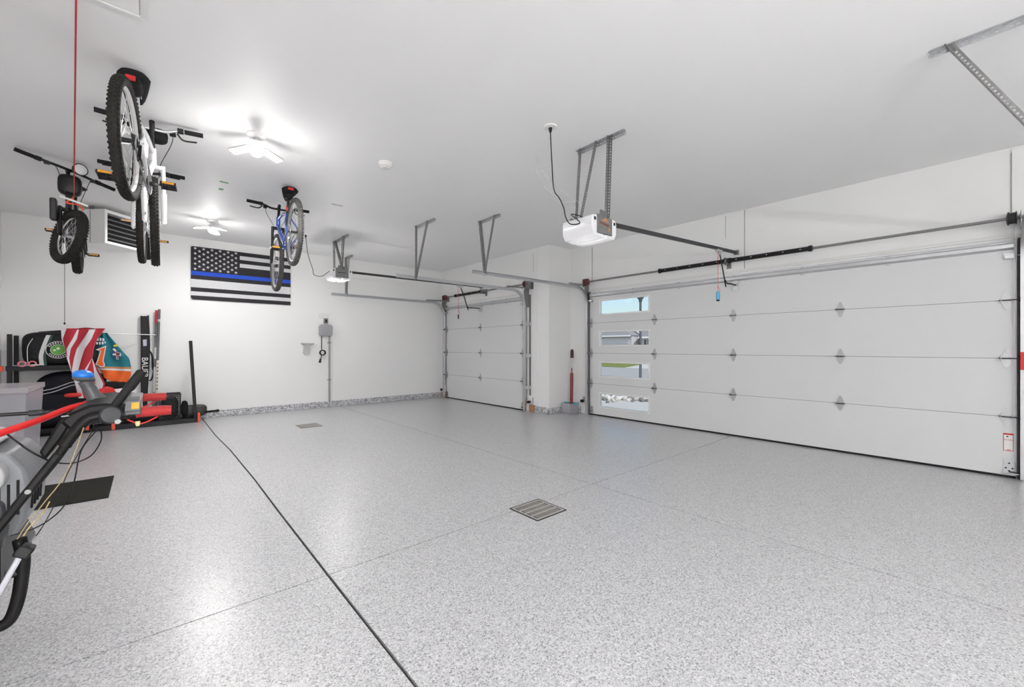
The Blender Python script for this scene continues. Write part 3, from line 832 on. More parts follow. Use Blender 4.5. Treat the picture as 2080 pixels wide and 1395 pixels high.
for r in range(9):
    nst = 6 if r % 2 == 0 else 5
    for c in range(nst):
        sx = fx0 + cw * ((c + .5 + (.5 if r % 2 else 0)) / 6)
        sz = fz1 - ch_ * ((r + .75) / 9.6)
        if star0 is None:
            pts = []
            for i in range(10):
                a = PI / 2 + i * PI / 5; rr = .027 if i % 2 == 0 else .0105
                pts.append((rr * math.cos(a), rr * math.sin(a)))
            star0 = B().prism(pts, lambda a, c_, q: V((a, q, c_)), -.0008, .0008).out('star', M_FWHT, local=True)
            st = star0
        else:
            st = star0.copy(); COL.objects.link(st)
        st.parent = cant
        st.location = V((sx, fy(sx, sz) - .0048, sz)) - V(cant['_w'])
for k, (px, pz) in enumerate(((fx0 + .01, fz1 - .01), (fx1 - .01, fz1 - .01), (fx0 + .01, fz0 + .01))):
    B().cyl((px, YB, pz), (px, YFL - .016, pz), .006, n=8).out('push_pin', M_ALU, t)

# ================================================================== CHARGER, CONDUIT, BRACKET
t = thing('wall_charger', 'grey rounded charger box with coiled cable on the back wall', 'charger', (2.685, YB - .07, 1.43))
b = B(); r = .05
def rrect(x0, x1, z0, z1, r, n=5):
    o = []
    for cx, cz, a0 in ((x1 - r, z1 - r, 0), (x0 + r, z1 - r, 90), (x0 + r, z0 + r, 180), (x1 - r, z0 + r, 270)):
        for i in range(n + 1):
            a = math.radians(a0 + 90 * i / n); o.append((cx + r * math.cos(a), cz + r * math.sin(a)))
    return o
M_GBOX = mat('grey_enclosure', (.33, .335, .35), .4, var=.03)
b.prism(rrect(2.56, 2.81, 1.43, 1.66, r), lambda a, c, q: V((a, q, c)), YB - .10, YB - .015)
b.out('enclosure', M_GBOX, t, bevel=.012)
b = B().tube(smooth([(2.612, YB - .05, 1.44), (2.612, YB - .05, 1.25), (2.615, YB - .05, 1.15)], 4), .008, 8)
for k in range(3): b.torus((2.622 + .004 * k, YB - .05 - .008 * k, 1.10), (0.25, 1, 0), .048, .009, 24, 8)
b.tube(smooth([(2.61, YB - .05, 1.06), (2.60, YB - .05, 1.0), (2.585, YB - .055, .96)], 4), .008, 8)
cab = b.out('coiled_cable', M_BLACK, t)
B().cyl((2.59, YB - .055, .985), (2.572, YB - .06, .90), .016, .024, n=12).out('connector', M_BLACK, cab)
t = thing('outlet_box', 'white wall outlet plate with a small dark switch above the charger', 'outlet', (2.66, YB - .02, 1.67))
B().prism(rrect(2.575, 2.755, 1.79, 1.885, .012), lambda a, c, q: V((a, q, c)), YB - .012, YB).out('cover_plate', M_TRIM, t, bevel=.003)
b = B().bb((2.66, YB - .035, 1.685), (2.74, YB, 1.79)).out('switch_body', M_GALVD, t, bevel=.004)
B().bb((2.685, YB - .045, 1.71), (2.715, YB - .035, 1.76)).out('toggle', M_BLACK, b)
t = thing('conduit', 'grey electrical conduit running down the wall below the charger', 'conduit', (2.765, YB - .03, .115))
B().cyl((2.765, YB - .03, .115), (2.765, YB - .03, 1.435), .017, n=12).out('pipe', M_GBOX, t)
for z in (.55, 1.30): B().bb((2.735, YB - .05, z - .009), (2.795, YB, z + .009)).out('pipe_strap', M_GALVD, t, bevel=.003)
t = thing('clear_dispenser', 'small clear plastic holder with pink contents on the back wall', 'holder', (2.355, YB - .05, 1.06))
B().prism([(2.23, 1.285), (2.48, 1.285), (2.45, 1.265), (2.40, 1.24), (2.40, 1.08), (2.37, 1.06), (2.30, 1.06), (2.27, 1.1), (2.285, 1.24), (2.25, 1.265)], lambda a, c, q: V((a, q, c)), YB - .075, YB).out('shell', mat('faint_clear', (.80, .84, .84), .2, alpha=.35), t, bevel=.008)
B().bb((2.33, YB - .06, 1.16), (2.37, YB - .02, 1.25)).out('pink_refill', mat('pink_refill', (.72, .45, .48), .5), t, bevel=.01)
B().bb((2.24, YB - .078, 1.280), (2.47, YB - .0, 1.288)).out('rim', mat('grey_rim', (.45, .46, .45), .5), t)

# ================================================================== FLOOR DRAINS AND MAT
def drain(x0, x1, y0, y1, rows, n, label):
    t = thing('floor_drain', label, 'drain', ((x0 + x1) / 2, (y0 + y1) / 2, 0), 'floor drains')
    B().bb((x0 + .006, y0 + .006, -.0006), (x1 - .006, y1 - .006, .0008)).out('sump', M_BLACKM, t)
    b = B(); f = .008; zt = .0042
    for lo, hi in (((x0, y0), (x1, y0 + f)), ((x0, y1 - f), (x1, y1)), ((x0, y0 + f), (x0 + f, y1 - f)), ((x1 - f, y0 + f), (x1, y1 - f))): b.bb((lo[0], lo[1], 0), (hi[0], hi[1], .0035))
    b.out('frame', M_CHAR, t)
    MS = mat('drain_steel', (.55, .53, .50), .4, .5, var=.15)
    b = B(); a0, a1, c0, c1 = x0 + .011, x1 - .011, y0 + .011, y1 - .011
    rim = .016
    for lo, hi in (((a0, c0), (a1, c0 + rim)), ((a0, c1 - rim), (a1, c1)), ((a0, c0 + rim), (a0 + rim, c1 - rim)), ((a1 - rim, c0 + rim), (a1, c1 - rim))): b.bb((lo[0], lo[1], .0008), (hi[0], hi[1], zt))
    ia0, ia1, ic0, ic1 = a0 + rim, a1 - rim, c0 + rim, c1 - rim
    for k in range(1, rows):
        yy = ic0 + (ic1 - ic0) * k / rows
        b.bb((ia0, yy - .0065, .0008), (ia1, yy + .0065, zt))
    for k in range(1, n):
        xx = ia0 + (ia1 - ia0) * k / n
        b.bb((xx - .0030, ic0, .0008), (xx + .0030, ic1, zt * .96))
    b.out('grate', MS, t)
k_ = CAMH / 1.12
drain(1.892 * k_, 2.175 * k_, 1.918 * k_, 2.198 * k_, 4, 15, 'square steel floor drain on the joint in the middle of the floor')
drain(1.602 * k_, 1.882 * k_, 6.277 * k_, 6.585 * k_, 4, 15, 'square steel floor drain near the back wall')
mp = [onz(u, v, 0) for u, v in ((50, 1039), (90, 988), (233, 966), (219, 1012))]
mx0, mx1 = -.68, (mp[2].x + mp[3].x) / 2; my0, my1 = (mp[0].y + mp[3].y) / 2, (mp[1].y + mp[2].y) / 2
M_MAT = mat('mat_fibre', (.024, .0235, .019), .95, spec=.2, var=.6, vscale=160, bump=.6, bscale=350)
t = thing('floor_mat', 'dark ribbed floor mat lying on the flaked floor', 'mat', ((mx0 + mx1) / 2, (my0 + my1) / 2, 0))
B().bb((mx0 + .02, my0 + .02, .001), (mx1 - .02, my1 - .02, .009)).out('pile', M_MAT, t)
b = B()
for lo, hi in (((mx0, my0), (mx1, my0 + .02)), ((mx0, my1 - .02), (mx1, my1)), ((mx0, my0 + .02), (mx0 + .02, my1 - .02)), ((mx1 - .02, my0 + .02), (mx1, my1 - .02))): b.bb((lo[0], lo[1], .0005), (hi[0], hi[1], .006))
b.out('rubber_edge', M_BLACKM, t)

# ================================================================== BICYCLES
def bicycle(label, rear, front, saddle, bar, r, tw, cols, barw=.68, steer=0.0, yaw_bar=0.0, ebike=False, knobs=True, rimw=.016, tyre_m=None, mm_fork=None):
    rear, front, saddle, bar = V(rear), V(front), V(saddle), V(bar)
    fwd = (front - rear).normalized()
    right = fwd.cross(V((0, 0, 1))).normalized()
    up = right.cross(fwd).normalized()
    L = (front - rear).length
    O = (rear + front) / 2 - up * r
    M = Matrix((right, fwd, up)).transposed().to_4x4(); M.translation = O
    t = thing('bicycle', label, 'bicycle', (0, 0, 0), 'bicycles hanging under the ceiling')
    t.matrix_world = M
    Mi = M.inverted()
    sl = Mi @ saddle; bl = Mi @ bar
    sl.x = 0; bl.x = 0
    frame_m, fork_m, rim_m, acc_m = cols
    tyre_m = tyre_m or M_RUBBER
    def P(b, name, m, par=t, ang=40, bevel=0):
        return b.out(name, m, par, ang=ang, local=True, bevel=bevel)
    rh = V((0, -L / 2, r)); fh = V((0, L / 2, r))
    # steering axis: through bar clamp and just behind the front hub
    sax = (bl - (fh + V((0, -.03, 0)))).normalized()
    S = Matrix.Rotation(steer, 4, sax)
    pivot = fh + V((0, -.03, 0))
    def st(p): p = V(p); return pivot + S.to_3x3() @ (p - pivot)
    # wheels
    def wheel(name, c, tr, cass):
        Rw = r - tw
        b = B(); ax = tr(c + V((1, 0, 0))) - tr(c); cc = tr(c)
        b.torus(cc, ax, Rw, tw, 56, 12, flat=.95)
        if knobs:
            x, y = perp(ax.normalized()); a_ = ax.normalized()
            n = int(2 * PI * r / .030)
            for i in range(n):
                for k, off in enumerate((-.75, -.28, .28, .75)):
                    an = 2 * PI * (i + (.5 if k % 2 else 0)) / n
                    rad = x * math.cos(an) + y * math.sin(an); tan = a_.cross(rad)
                    ph = off * 1.1
                    nn = (rad * math.cos(ph) + a_ * math.sin(ph))
                    p = cc + rad * Rw + nn * (tw + .001)
                    ss = nn.cross(tan)
                    b.box(p, (.013, tw * .36, .008), Matrix((tan, ss, nn)).transposed())
        w = P(b, name, tyre_m, ang=50)
        ri = Rw - tw * .55
        b = B().lathe(cc, ax, [(ri + .008, -rimw), (ri - .012, -rimw * .85), (ri - .020, 0), (ri - .012, rimw * .85), (ri + .008, rimw)], 56)
        # keep the rim open: drop the two caps
        b.f = b.f[:-2]; b.m = b.m[:-2]
        P(b, 'rim', rim_m, w)
        b = B(); x, y = perp(ax.normalized()); a_ = ax.normalized()
        for i in range(28):
            an = 2 * PI * i / 28; an2 = an + (.5 if (i // 2) % 2 else -.5)
            s_ = .03 if i % 2 else -.03
            b.cyl(cc + a_ * s_ + (x * math.cos(an2) + y * math.sin(an2)) * .022, cc + (x * math.cos(an) + y * math.sin(an)) * (ri - .014), .0014, n=5)
        P(b, 'spokes', M_ALU, w)
        b = B().lathe(cc, ax, [(.008, -.062), (.008, -.045), (.026, -.04), (.026, -.034), (.015, -.028), (.015, .028), (.026, .034), (.026, .04), (.008, .045), (.008, .062)], 16)
        if cass == 2: b.lathe(cc, ax, [(.04, -.03), (.075, -.026), (.078, 0), (.075, .026), (.04, .03)], 28)
        P(b, 'hub', M_CHAR if cass else M_ALU, w)
        if cass == 1:
            b = B()
            for i in range(6): b.cyl(cc + a_ * (.032 + i * .0045), cc + a_ * (.0345 + i * .0045), .052 - i * .006, n=24)
            P(b, 'cassette', M_CHAR, w)
        # disc rotor
        b = B().lathe(cc - a_ * .05, ax, [(.08, -.001), (.08, .001), (.062, .001), (.062, -.001)], 28); b.f = b.f[:-2]; b.m = b.m[:-2]
        P(b, 'brake_disc', M_ALU, w)
        return w
    wheel('rear_wheel', rh, lambda p: V(p), 2 if ebike else 1)
    wheel('front_wheel', fh, st, 0)
    # frame
    hb = pivot + sax * (.44 if not ebike else .30) ; ht = hb + sax * (.13 if not ebike else .16)
    bb_ = rh + V((0, .43, -.02)) if not ebike else rh + V((0, .42, .02))
    stop = bb_ + (sl - bb_) * .62
    b = B()
    tr_ = .019
    b.tube([hb, ht], .024, 12)
    if not ebike:
        b.tube(smooth([ht - sax * .03, (ht * .5 + stop * .5) + V((0, 0, .015)), stop], 5), [.02] * 11, 12, flat=.85)
        b.tube(smooth([hb + sax * .02, hb * .55 + bb_ * .45 + V((0, .01, -.012)), bb_], 5), .027, 12, flat=.8)
        b.tube([bb_, stop], .0175, 12)
    else:
        mid = hb * .5 + bb_ * .5 + V((0, 0, -.02))
        b.tube(smooth([ht - sax * .05, mid + V((0, 0, .02)), bb_ + V((0, 0, .03))], 6), .036, 12, flat=.75)
        b.tube([bb_, stop], .022, 12)
        b.tube([mid + V((0, -.05, .02)), stop + (bb_ - stop) * .3], .016, 10)
    for s_ in (-1, 1):
        b.tube(smooth([bb_ + V((s_ * .035, -.03, 0)), rh + V((s_ * .055, .24, .0)), rh + V((s_ * .064, .0, 0))], 5), .0105, 8)
        b.tube(smooth([stop + V((s_ * .015, 0, -.03)), stop * .5 + rh * .5 + V((s_ * .05, .03, .0)), rh + V((s_ * .064, 0, 0))], 5), .009, 8)
    b.cyl(bb_ - V((.037, 0, 0)), bb_ + V((.037, 0, 0)), .024, n=14)
    fr = P(b, 'frame', frame_m)
    # fork
    b = B()
    crown = hb - sax * .015
    b.cyl(st(crown - V((.062, 0, 0))), st(crown + V((.062, 0, 0))), .02, n=12)
    for s_ in (-1, 1):
        top = crown + V((s_ * .062, 0, 0)); bot = fh + V((s_ * .062, .0, 0)); midp = top * .55 + bot * .45
        b.tube([st(top + sax * .02), st(midp)], .0155, 10)
        b.tube([st(midp), st(bot)], [.022, .017], 10)
        b.cyl(st(bot - V((.008, 0, 0))), st(bot + V((.008, 0, 0))), .017, n=10)
    fk = P(b, 'fork', fork_m)
    # stem, handlebar
    b = B().tube([st(ht), st(bl - V((0, .05, .0)))], .016, 10).cyl(st(bl - V((0, .06, 0))), st(bl), .018, n=10)
    stem = P(b, 'stem', M_BLACK)
    hw = barw / 2
    YBm = Matrix.Rotation(yaw_bar, 4, 'Z').to_3x3()
    def hp(x, y=0, z=0): return st(bl + YBm @ V((x, y, z)))
    rise = -.02 if not ebike else .0
    pts = [hp(-hw, -.04, 0), hp(-hw * .5, -.018, 0), hp(-.09, 0, rise), hp(0, .005, rise), hp(.09, 0, rise), hp(hw * .5, -.018, 0), hp(hw, -.04, 0)]
    bar_o = P(B().tube(smooth(pts, 4), .0125, 10), 'handlebar', acc_m)
    for s_ in (-1, 1):
        P(B().tube([hp(s_ * (hw - .125), -.03, 0), hp(s_ * hw, -.04, 0)], .0185, 12), 'grip', M_BLACKM, bar_o)
        b = B().cyl(hp(s_ * (hw - .17), -.025, 0), hp(s_ * (hw - .13), -.029, 0), .022, n=12)
        b.tube(smooth([hp(s_ * (hw - .17), 0, -.012), hp(s_ * (hw - .13), .045, -.03), hp(s_ * (hw - .04), .03, -.03)], 4), .007, 6)
        b.box(hp(s_ * (hw - .20), .012, -.018), (.04, .03, .026), YBm)
        P(b, 'brake_lever', M_BLACK, bar_o)
        P(B().tube(smooth([hp(s_ * (hw - .2), .02, -.02), hp(s_ * .12, .10, -.06), st(hb + V((s_ * .04, .06, .03))), st(hb + V((s_ * .05, .03, -.08)))], 6), .0028, 5), 'brake_cable', M_BLACK, bar_o)
    # seat post and saddle
    P(B().tube([stop + (sl - stop) * -.15, sl - V((0, 0, .055))], .0145, 10), 'seat_post', M_BLACK if ebike else acc_m)
    b = B()
    def sad(u, v):
        # u along length (back 0 .. nose 1), v around
        w = .078 * (1 - u) ** .8 * (1 if u > .12 else (.55 + .45 * u / .12)) + .018
        y = -.14 + .275 * u
        a = 2 * PI * v
        return sl + V((math.cos(a) * w, y, (math.sin(a) * (.022 if math.sin(a) > 0 else .032)) - .022 + (.012 * (1 - 2 * u) ** 2)))
    vs = []; fs = []; NU, NV = 14, 18
    for i in range(NU + 1):
        for j in range(NV): vs.append(sad(i / NU, j / NV))
    for i in range(NU):
        for j in range(NV): fs.append((i * NV + j, i * NV + (j + 1) % NV, (i + 1) * NV + (j + 1) % NV, (i + 1) * NV + j))
    fs += [tuple(range(NV - 1, -1, -1)), tuple(range(NU * NV, NU * NV + NV))]
    b.add(vs, fs)
    sd = P(b, 'saddle', M_BLACKM, ang=60)
    b = B()
    for s_ in (-1, 1): b.tube(smooth([sl + V((s_ * .03, -.09, -.035)), sl + V((s_ * .022, 0, -.062)), sl + V((s_ * .012, .1, -.03))], 5), .0038, 6)
    P(b, 'saddle_rails', M_ALU, sd)
    # cranks, pedals, chain
    b = B().cyl(bb_ - V((.075, 0, 0)), bb_ + V((.075, 0, 0)), .011, n=10)
    ca = V((0, .15, .085)) ; 
    b.beam(bb_ + V((.07, 0, 0)), bb_ + V((.082, 0, 0)) + ca, .013, .024, up=(1, 0, 0)); b.beam(bb_ - V((.07, 0, 0)), bb_ - V((.082, 0, 0)) - ca, .013, .024, up=(1, 0, 0))
    ck = P(b, 'crankset', M_CHAR)
    b = B()
    for rr, xo in ((.082, .050), (.062, .043)):
        N = 40; pl = []
        for i in range(N): pl.append(((rr + (.004 if i % 2 else 0)) * math.cos(2 * PI * i / N), (rr + (.004 if i % 2 else 0)) * math.sin(2 * PI * i / N)))
        b.prism(pl, lambda a, c, q: bb_ + V((q, a, c)), xo, xo + .003)
    P(b, 'chainring', M_CHAR, ck)
    P(B().tube(smooth([bb_ + V((.051, -.02, .084)), rh + V((.048, .03, .046)), rh + V((.048, -.046, 0)), rh + V((.048, .02, -.07)), bb_ + V((.051, -.02, -.084)), bb_ + V((.051, .082, 0))], 8, True), .0045, 6, closed=True), 'chain', M_GALVD, ck)
    P(B().box(rh + V((.062, .02, -.06)), (.018, .03, .09)).cyl(rh + V((.05, .02, -.10)), rh + V((.06, .02, -.10)), .02, n=12), 'derailleur', M_BLACK)
    for s_ in (-1, 1):
        pc = bb_ + V((s_ * .14, 0, 0)) + ca * s_
        b = B()
        b.cyl(pc - V((s_ * .055, 0, 0)), pc + V((s_ * .04, 0, 0)), .008, n=8)
        for q in (-1, 1): b.box(pc + V((0, q * .036, 0)), (.095, .012, .024))
        for q in (-.042, 0, .042): b.box(pc + V((q, 0, 0)), (.009, .07, .020))
        pd = P(b, 'pedal', M_BLACK, bevel=.002)
        for q in (-1, 1): P(B().box(pc + V((0, q * .0435, 0)), (.072, .004, .016)), 'reflector', M_AMBER, pd)
    return dict(t=t, P=P, st=st, hp=hp, rh=rh, fh=fh, bb=bb_, sl=sl, bl=bl, hb=hb, ht=ht, sax=sax, fr=fr, r=r, tw=tw, bar=bar_o, stop=stop, M=M)

M_BWHT = mat('bike_white', (.80, .80, .81), .22, coat=.6, var=.02)
M_BSIL = mat('bike_silver', (.66, .67, .69), .25, .5, var=.04)
M_BBLU = mat('bike_blue', (.02, .11, .62), .2, coat=.7, var=.08)
M_BBLK = mat('bike_black', (.011, .011, .012), .32, var=.1)
M_WRIM = mat('white_rim', (.74, .73, .72), .35, var=.04)
M_PINK = mat('magenta_decal', (.62, .04, .20), .35)

# white mountain bike, tail towards the room
k = bicycle('white mountain bike with pink decal and knobby white-rimmed tyres, beside the heater',
            (-.10, 3.56, 2.50), (.045, 4.60, 2.25), (-.03, 3.86, 3.0), (.02, 4.45, 2.985), .362, .030,
            (M_BWHT, M_BWHT, M_WRIM, M_ALU), barw=.66, steer=math.radians(7))
b = B().tube([k['hb'] * .72 + k['bb'] * .28 + V((.0, 0, -.035)), k['hb'] * .45 + k['bb'] * .55 + V((0, 0, -.035))], .018, 10, flat=.7); k['P'](b, 'decal', M_PINK, k['fr'])
b = B().lathe(k['bb'] * .55 + k['stop'] * .45 + V((0, .06, .03)), (0, .1, 1), [(.034, 0), (.037, .01), (.037, .11), (.03, .13), (.022, .15), (.02, .17)], 16); k['P'](b, 'water_bottle', M_WHITE, k['fr'])
b = B().ell(k['sl'] + V((0, -.10, -.085)), (.05, .075, .05), 14, 10, p=.8); k['P'](b, 'saddle_bag', M_BLACKM, bevel=0)
b = B().box(k['sl'] + V((0, -.19, -.10)), (.05, .014, .035)); k['P'](b, 'rear_reflector', M_RED, bevel=.004)
b = B().ell(k['bl'] + V((.02, .07, -.03)), (.075, .05, .06), 14, 10, p=.7); k['P'](b, 'handlebar_bag', M_BLACKM)

# second, silver-white bike nose to nose behind it
k = bicycle('silver-white bike hanging nose to nose behind the knobby white mountain bike',
            (.00, 6.42, 2.56), (-.045, 5.43, 2.36), (.0, 6.12, 3.0), (.0, 5.58, 2.985), .335, .027,
            (M_BSIL, M_BWHT, M_ALU, M_BLACK), barw=.66)
b = B().box(k['bl'] + V((.0, .03, -.04)), (.06, .05, .06)); k['P'](b, 'display', M_BLACK, k['bar'], bevel=.01)

# blue mountain bike
k = bicycle('blue mountain bike with grey tyres hanging in front of the wall flag',
            (1.216, 5.06, 2.475), (1.262, 6.10, 2.30), (1.215, 5.37, 3.0), (1.25, 5.97, 2.985), .365, .027,
            (M_BBLU, M_BBLK, M_ALU, M_BLACK), barw=.70, tyre_m=M_TYREGREY)
b = B().box(k['sl'] + V((0, -.145, -.02)), (.06, .012, .028)); k['P'](b, 'rear_reflector', M_RED, bevel=.004)
b = B().box(k['stop'] + V((0, -.03, .05)), (.04, .03, .05)); k['P'](b, 'tail_light', M_ORANGE, bevel=.006)
b = B().ell(k['sl'] + V((0, -.06, -.075)), (.035, .06, .035), 12, 8, p=.8); k['P'](b, 'saddle_bag', M_BLACKM)
b = B().tube([k['hb'] * .70 + k['bb'] * .30 + V((.024, 0, .0)), k['hb'] * .40 + k['bb'] * .60 + V((.024, 0, 0))], .012, 8, flat=.3); k['P'](b, 'decal', M_BWHT, k['fr'])
BLUE = k

# black e-bike, headlight towards the room
k = bicycle('black electric bike with small fat tyres and round headlight near the corner heater',
            (-.60, 6.78, 2.30), (-.575, 5.72, 2.25), (-.59, 6.55, 2.98), (-.55, 6.02, 2.96), .262, .040,
            (M_BBLK, M_BBLK, M_ALU, M_BLACK), barw=.74, steer=math.radians(27), ebike=True)
st = k['st']; bl = k['bl']; P = k['P']
hl = bl + V((-.03, .10, .02))
o = P(B().lathe(st(hl), st(hl + V((0, 1, 0))) - st(hl), [(.02, -.05), (.05, -.035), (.058, 0), (.058, .012)], 20), 'headlight', M_BLACK)
P(B().lathe(st(hl), st(hl + V((0, 1, 0))) - st(hl), [(.05, .0125), (.035, .02), (.01, .022)], 20), 'headlight_lens', mat('frosted_lens', (.75, .76, .78), .15, coat=.5), o)
P(B().ell(bl + V((0, .06, -.16)), (.085, .06, .10), 16, 12, p=.55), 'handlebar_bag', M_BLACK)
for nm, c, f in (('rear_fender', k['rh'], lambda p: V(p)),):
    b = B(); R_ = k['r'] + .018; a0, a1 = (math.radians(35), math.radians(190)) if nm == 'rear_fender' else (math.radians(20), math.radians(135))
    vs = []; fs = []; n = 18
    for i in range(n + 1):
        a = a0 + (a1 - a0) * i / n
        for x, dr in ((-.045, -.012), (-.03, 0), (.03, 0), (.045, -.012), (.03, .004), (-.03, .004)):
            vs.append(f(c + V((x, math.cos(a) * (R_ + dr), math.sin(a) * (R_ + dr)))))
    for i in range(n):
        for q in range(6): fs.append((i * 6 + q, i * 6 + (q + 1) % 6, (i + 1) * 6 + (q + 1) % 6, (i + 1) * 6 + q))
    b.add(vs, fs); P(b, nm, M_BLACK)
b = B()
for s_ in (-.05, .05): b.tube([k['rh'] + V((s_, .12, .33)), k['rh'] + V((s_, -.25, .33))], .007, 8); b.tube([k['rh'] + V((s_ * 1.5, 0, 0)), k['rh'] + V((s_, -.1, .33))], .006, 8)
for yy in (.1, 0, -.1, -.22): b.tube([k['rh'] + V((-.05, yy, .33)), k['rh'] + V((.05, yy, .33))], .006, 8)
P(b, 'rear_rack', M_BLACK)
P(B().box(k['hb'] * .5 + k['bb'] * .5 + V((0, 0, .055)), (.07, .30, .07)), 'battery', M_CHAR, bevel=.012)
P(B().box(k['fh'] + V((.09, -.05, .24)), (.045, .10, .20)), 'controller_pouch', M_CHAR, bevel=.012)
EB = k
# tie strap and red rope
w = V((-.56, 5.62, 2.52))
ra = V((-.275, 3.05, HC - .01)); rb_ = ony(150, 402, 5.60)
t = thing('hoist_rope', 'long red rope running from the ceiling down to the black electric bike', 'rope', tuple(rb_))
M_ROPE = mat('red_rope', (.45, .03, .035), .7, var=.15, vscale=60)
B().tube(smooth([ra, ra * .5 + rb_ * .5 + V((0, 0, -.02)), rb_], 8), .0045, 7).out('rope', M_ROPE, t)
B().tube(smooth([rb_, rb_ + V((-.05, .02, -.05)), rb_ + V((.03, .03, -.05)), rb_ + V((.06, .0, -.10))], 5), .007, 7).out('rope_end', M_ORANGE, t)
B().tube(smooth([rb_ + V((-.09, .02, .0)), rb_ + V((0, -.01, -.03)), rb_ + V((.09, .03, -.05))], 5), .010, 7, flat=.5).out('white_tie', M_WHITE, t)
B().bb((ra.x - .03, ra.y - .03, HC - .02), (ra.x + .03, ra.y + .03, HC)).out('ceiling_pulley', M_GALVD, t)

# ================================================================== STEEL RACKS IN THE LEFT CORNER
M_RACK = mat('rack_black', (.013, .013, .014), .5, var=.15, spec=.3)
RY0, RY1 = 8.40, 8.77
def post(b, x, y, z1, w=.042): 
    b.bb((x - w / 2, y - w / 2, .0), (x + w / 2, y + w / 2, z1)); return b
t = thing('steel_rack', 'black steel rack holding the sports bags in the corner', 'rack', (-.92, 8.58, 0), 'black steel racks')
RX0, RX1 = -1.36, -.64
for x in (RX0, RX1):
    for y, zt in ((RY0, 1.375), (RY1, 1.365)): post(B(), x, y, zt).out('post', M_RACK, t, bevel=.003)
for z in (.075, .93):
    sh = B().bb((RX0 - .03, RY0 - .03, z - .035), (RX1 + .021, RY0 + .012, z + .03)).bb((RX0, RY1 - .012, z - .03), (RX1, RY1 + .02, z + .03))
    sh = sh.out('beam', M_RACK, t, bevel=.003)
    B().bb((RX0 - .015, RY0 + .014, z + .0), (RX1 + .015, RY1 - .014, z + .012)).out('shelf_board', M_CHAR, sh)
    for x in (RX0 - .06, RX1): B().bb((x - .028, RY0 - .036, z - .04), (x + .012, RY0 + .0, z + .032)).out('beam_clip', M_ORANGE, sh, bevel=.005)
t2 = thing('steel_rack', 'low open rack frame with one bare black upright beside the milk crate', 'rack', (.1, 8.58, 0), 'black steel racks')
QX0, QX1 = -.60, .60
pb = ony(398, 850, RY0 + .05); pt = ony(387, 692, RY0 + .05)
B().beam((QX1 - .02, RY0 + .05, .03), (pt.x, RY0 + .05, pt.z), .045, .04, up=(0, 1, 0)).out('post', M_RACK, t2, bevel=.003)
b = B().bb((QX0, RY0 - .02, .002), (QX1, RY0 + .025, .072)); b.out('beam', M_RACK, t2, bevel=.003)
b = B().bb((QX0, RY1 - .04, .002), (QX1, RY1, .06)); b.out('beam', M_RACK, t2, bevel=.003)
for x in (QX0, .1, QX1 - .04): B().bb((x, RY0 + .026, .02), (x + .035, RY1 - .041, .055)).out('cross_bar', M_RACK, t2)
B().bb((QX1, RY0 - .028, .0), (QX1 + .035, RY0 + .03, .15)).out('beam_clip', M_ORANGE, t2, bevel=.008)
B().bb((-.40, RY0 - .04, .01), (-.36, RY0 - .021, .10)).out('beam_clip', M_ORANGE, t2, bevel=.005)

# ------------------------------------------------------------------ sports bag on the shelf
M_NYLON = mat('black_nylon', (.009, .009, .011), .55, var=.3, vscale=8, bump=.25, bscale=25, spec=.3)
M_STRIPE = mat('reflective_stripe', (.62, .63, .63), .4)
def lumpy(b, c, rad, seed, amp=.04, n=28, m=16, p=.5):
    rnd = random.Random(seed); ph = [rnd.uniform(0, 6.28) for _ in range(6)]
    o = len(b.v); b.ell((0, 0, 0), rad, n, m, p=p)
    for i in range(o, len(b.v)):
        q = V(b.v[i]); s = 1 + amp * (math.sin(q.x * 9 + ph[0]) + math.sin(q.y * 11 + ph[1] + q.z * 7) + math.sin(q.z * 13 + ph[2] + q.x * 5)) / 2
        b.v[i] = tuple(V(c) + q * s)
    return b
bc = V((-.87, 8.565, 1.19))
t = thing('sports_bag', 'big black sports bag with white stripe and green round emblem', 'bag', (bc.x, bc.y, .945))
b = lumpy(B(), bc, (.40, .175, .232), 3, .025, 36, 20, .38); b.out('body', M_NYLON, t, ang=60)
BYF = bc.y - .183
b = B().tube(smooth([(-1.075, BYF, .965), (-.96, BYF - .002, 1.1), (-.925, BYF - .002, 1.27), (-.905, BYF + .02, 1.375)], 6), .020, 8, flat=.15, upv=(0, 1, 0))
b.v = [(p[0], min(max(p[1], BYF - .006), BYF + .05), p[2]) for p in b.v]
vs = smooth([(-1.075, BYF - .004, .962), (-1.082, BYF - .008, 1.1), (-1.045, BYF - .008, 1.27), (-1.015, BYF + .0, 1.37)], 8)
b = B().prism([(p.x - .020, p.z) for p in vs] + [(p.x + .020, p.z) for p in reversed(vs)], lambda a, c, q: V((a, q, c)), BYF - .007, BYF + .02)
b.out('stripe', M_STRIPE, t)
b = B().prism([(p.x + .020, p.z) for p in vs] + [(p.x + .045, p.z) for p in reversed(vs)], lambda a, c, q: V((a, q, c)), BYF - .005, BYF + .02)
b.out('green_band', mat('dark_green', (.012, .05, .035), .6), t)
b = B().tube(smooth([(-1.20, BYF + .01, .97), (-1.205, BYF - .0, 1.1), (-1.20, BYF + .005, 1.22), (-1.16, BYF + .02, 1.32), (-1.13, BYF + .05, 1.39)], 6), .0045, 6)
b.out('piping', M_STRIPE, t)
b = B().tube(smooth([(-1.12, bc.y - .05, 1.40), (-.9, bc.y - .06, 1.425), (-.68, bc.y - .06, 1.44), (-.60, bc.y - .05, 1.40)], 6), .018, 8, flat=.35)
b.out('strap', M_BLACKM, t)
ec = V((-.925, BYF - .007, 1.17)); er = .118
b = B().lathe(ec + V((0, .006, 0)), (0, -1, 0), [(er, 0), (er, .008), (er - .006, .009), (er - .006, 0)], 40); b.f = b.f[:-2]; b.m = b.m[:-2]
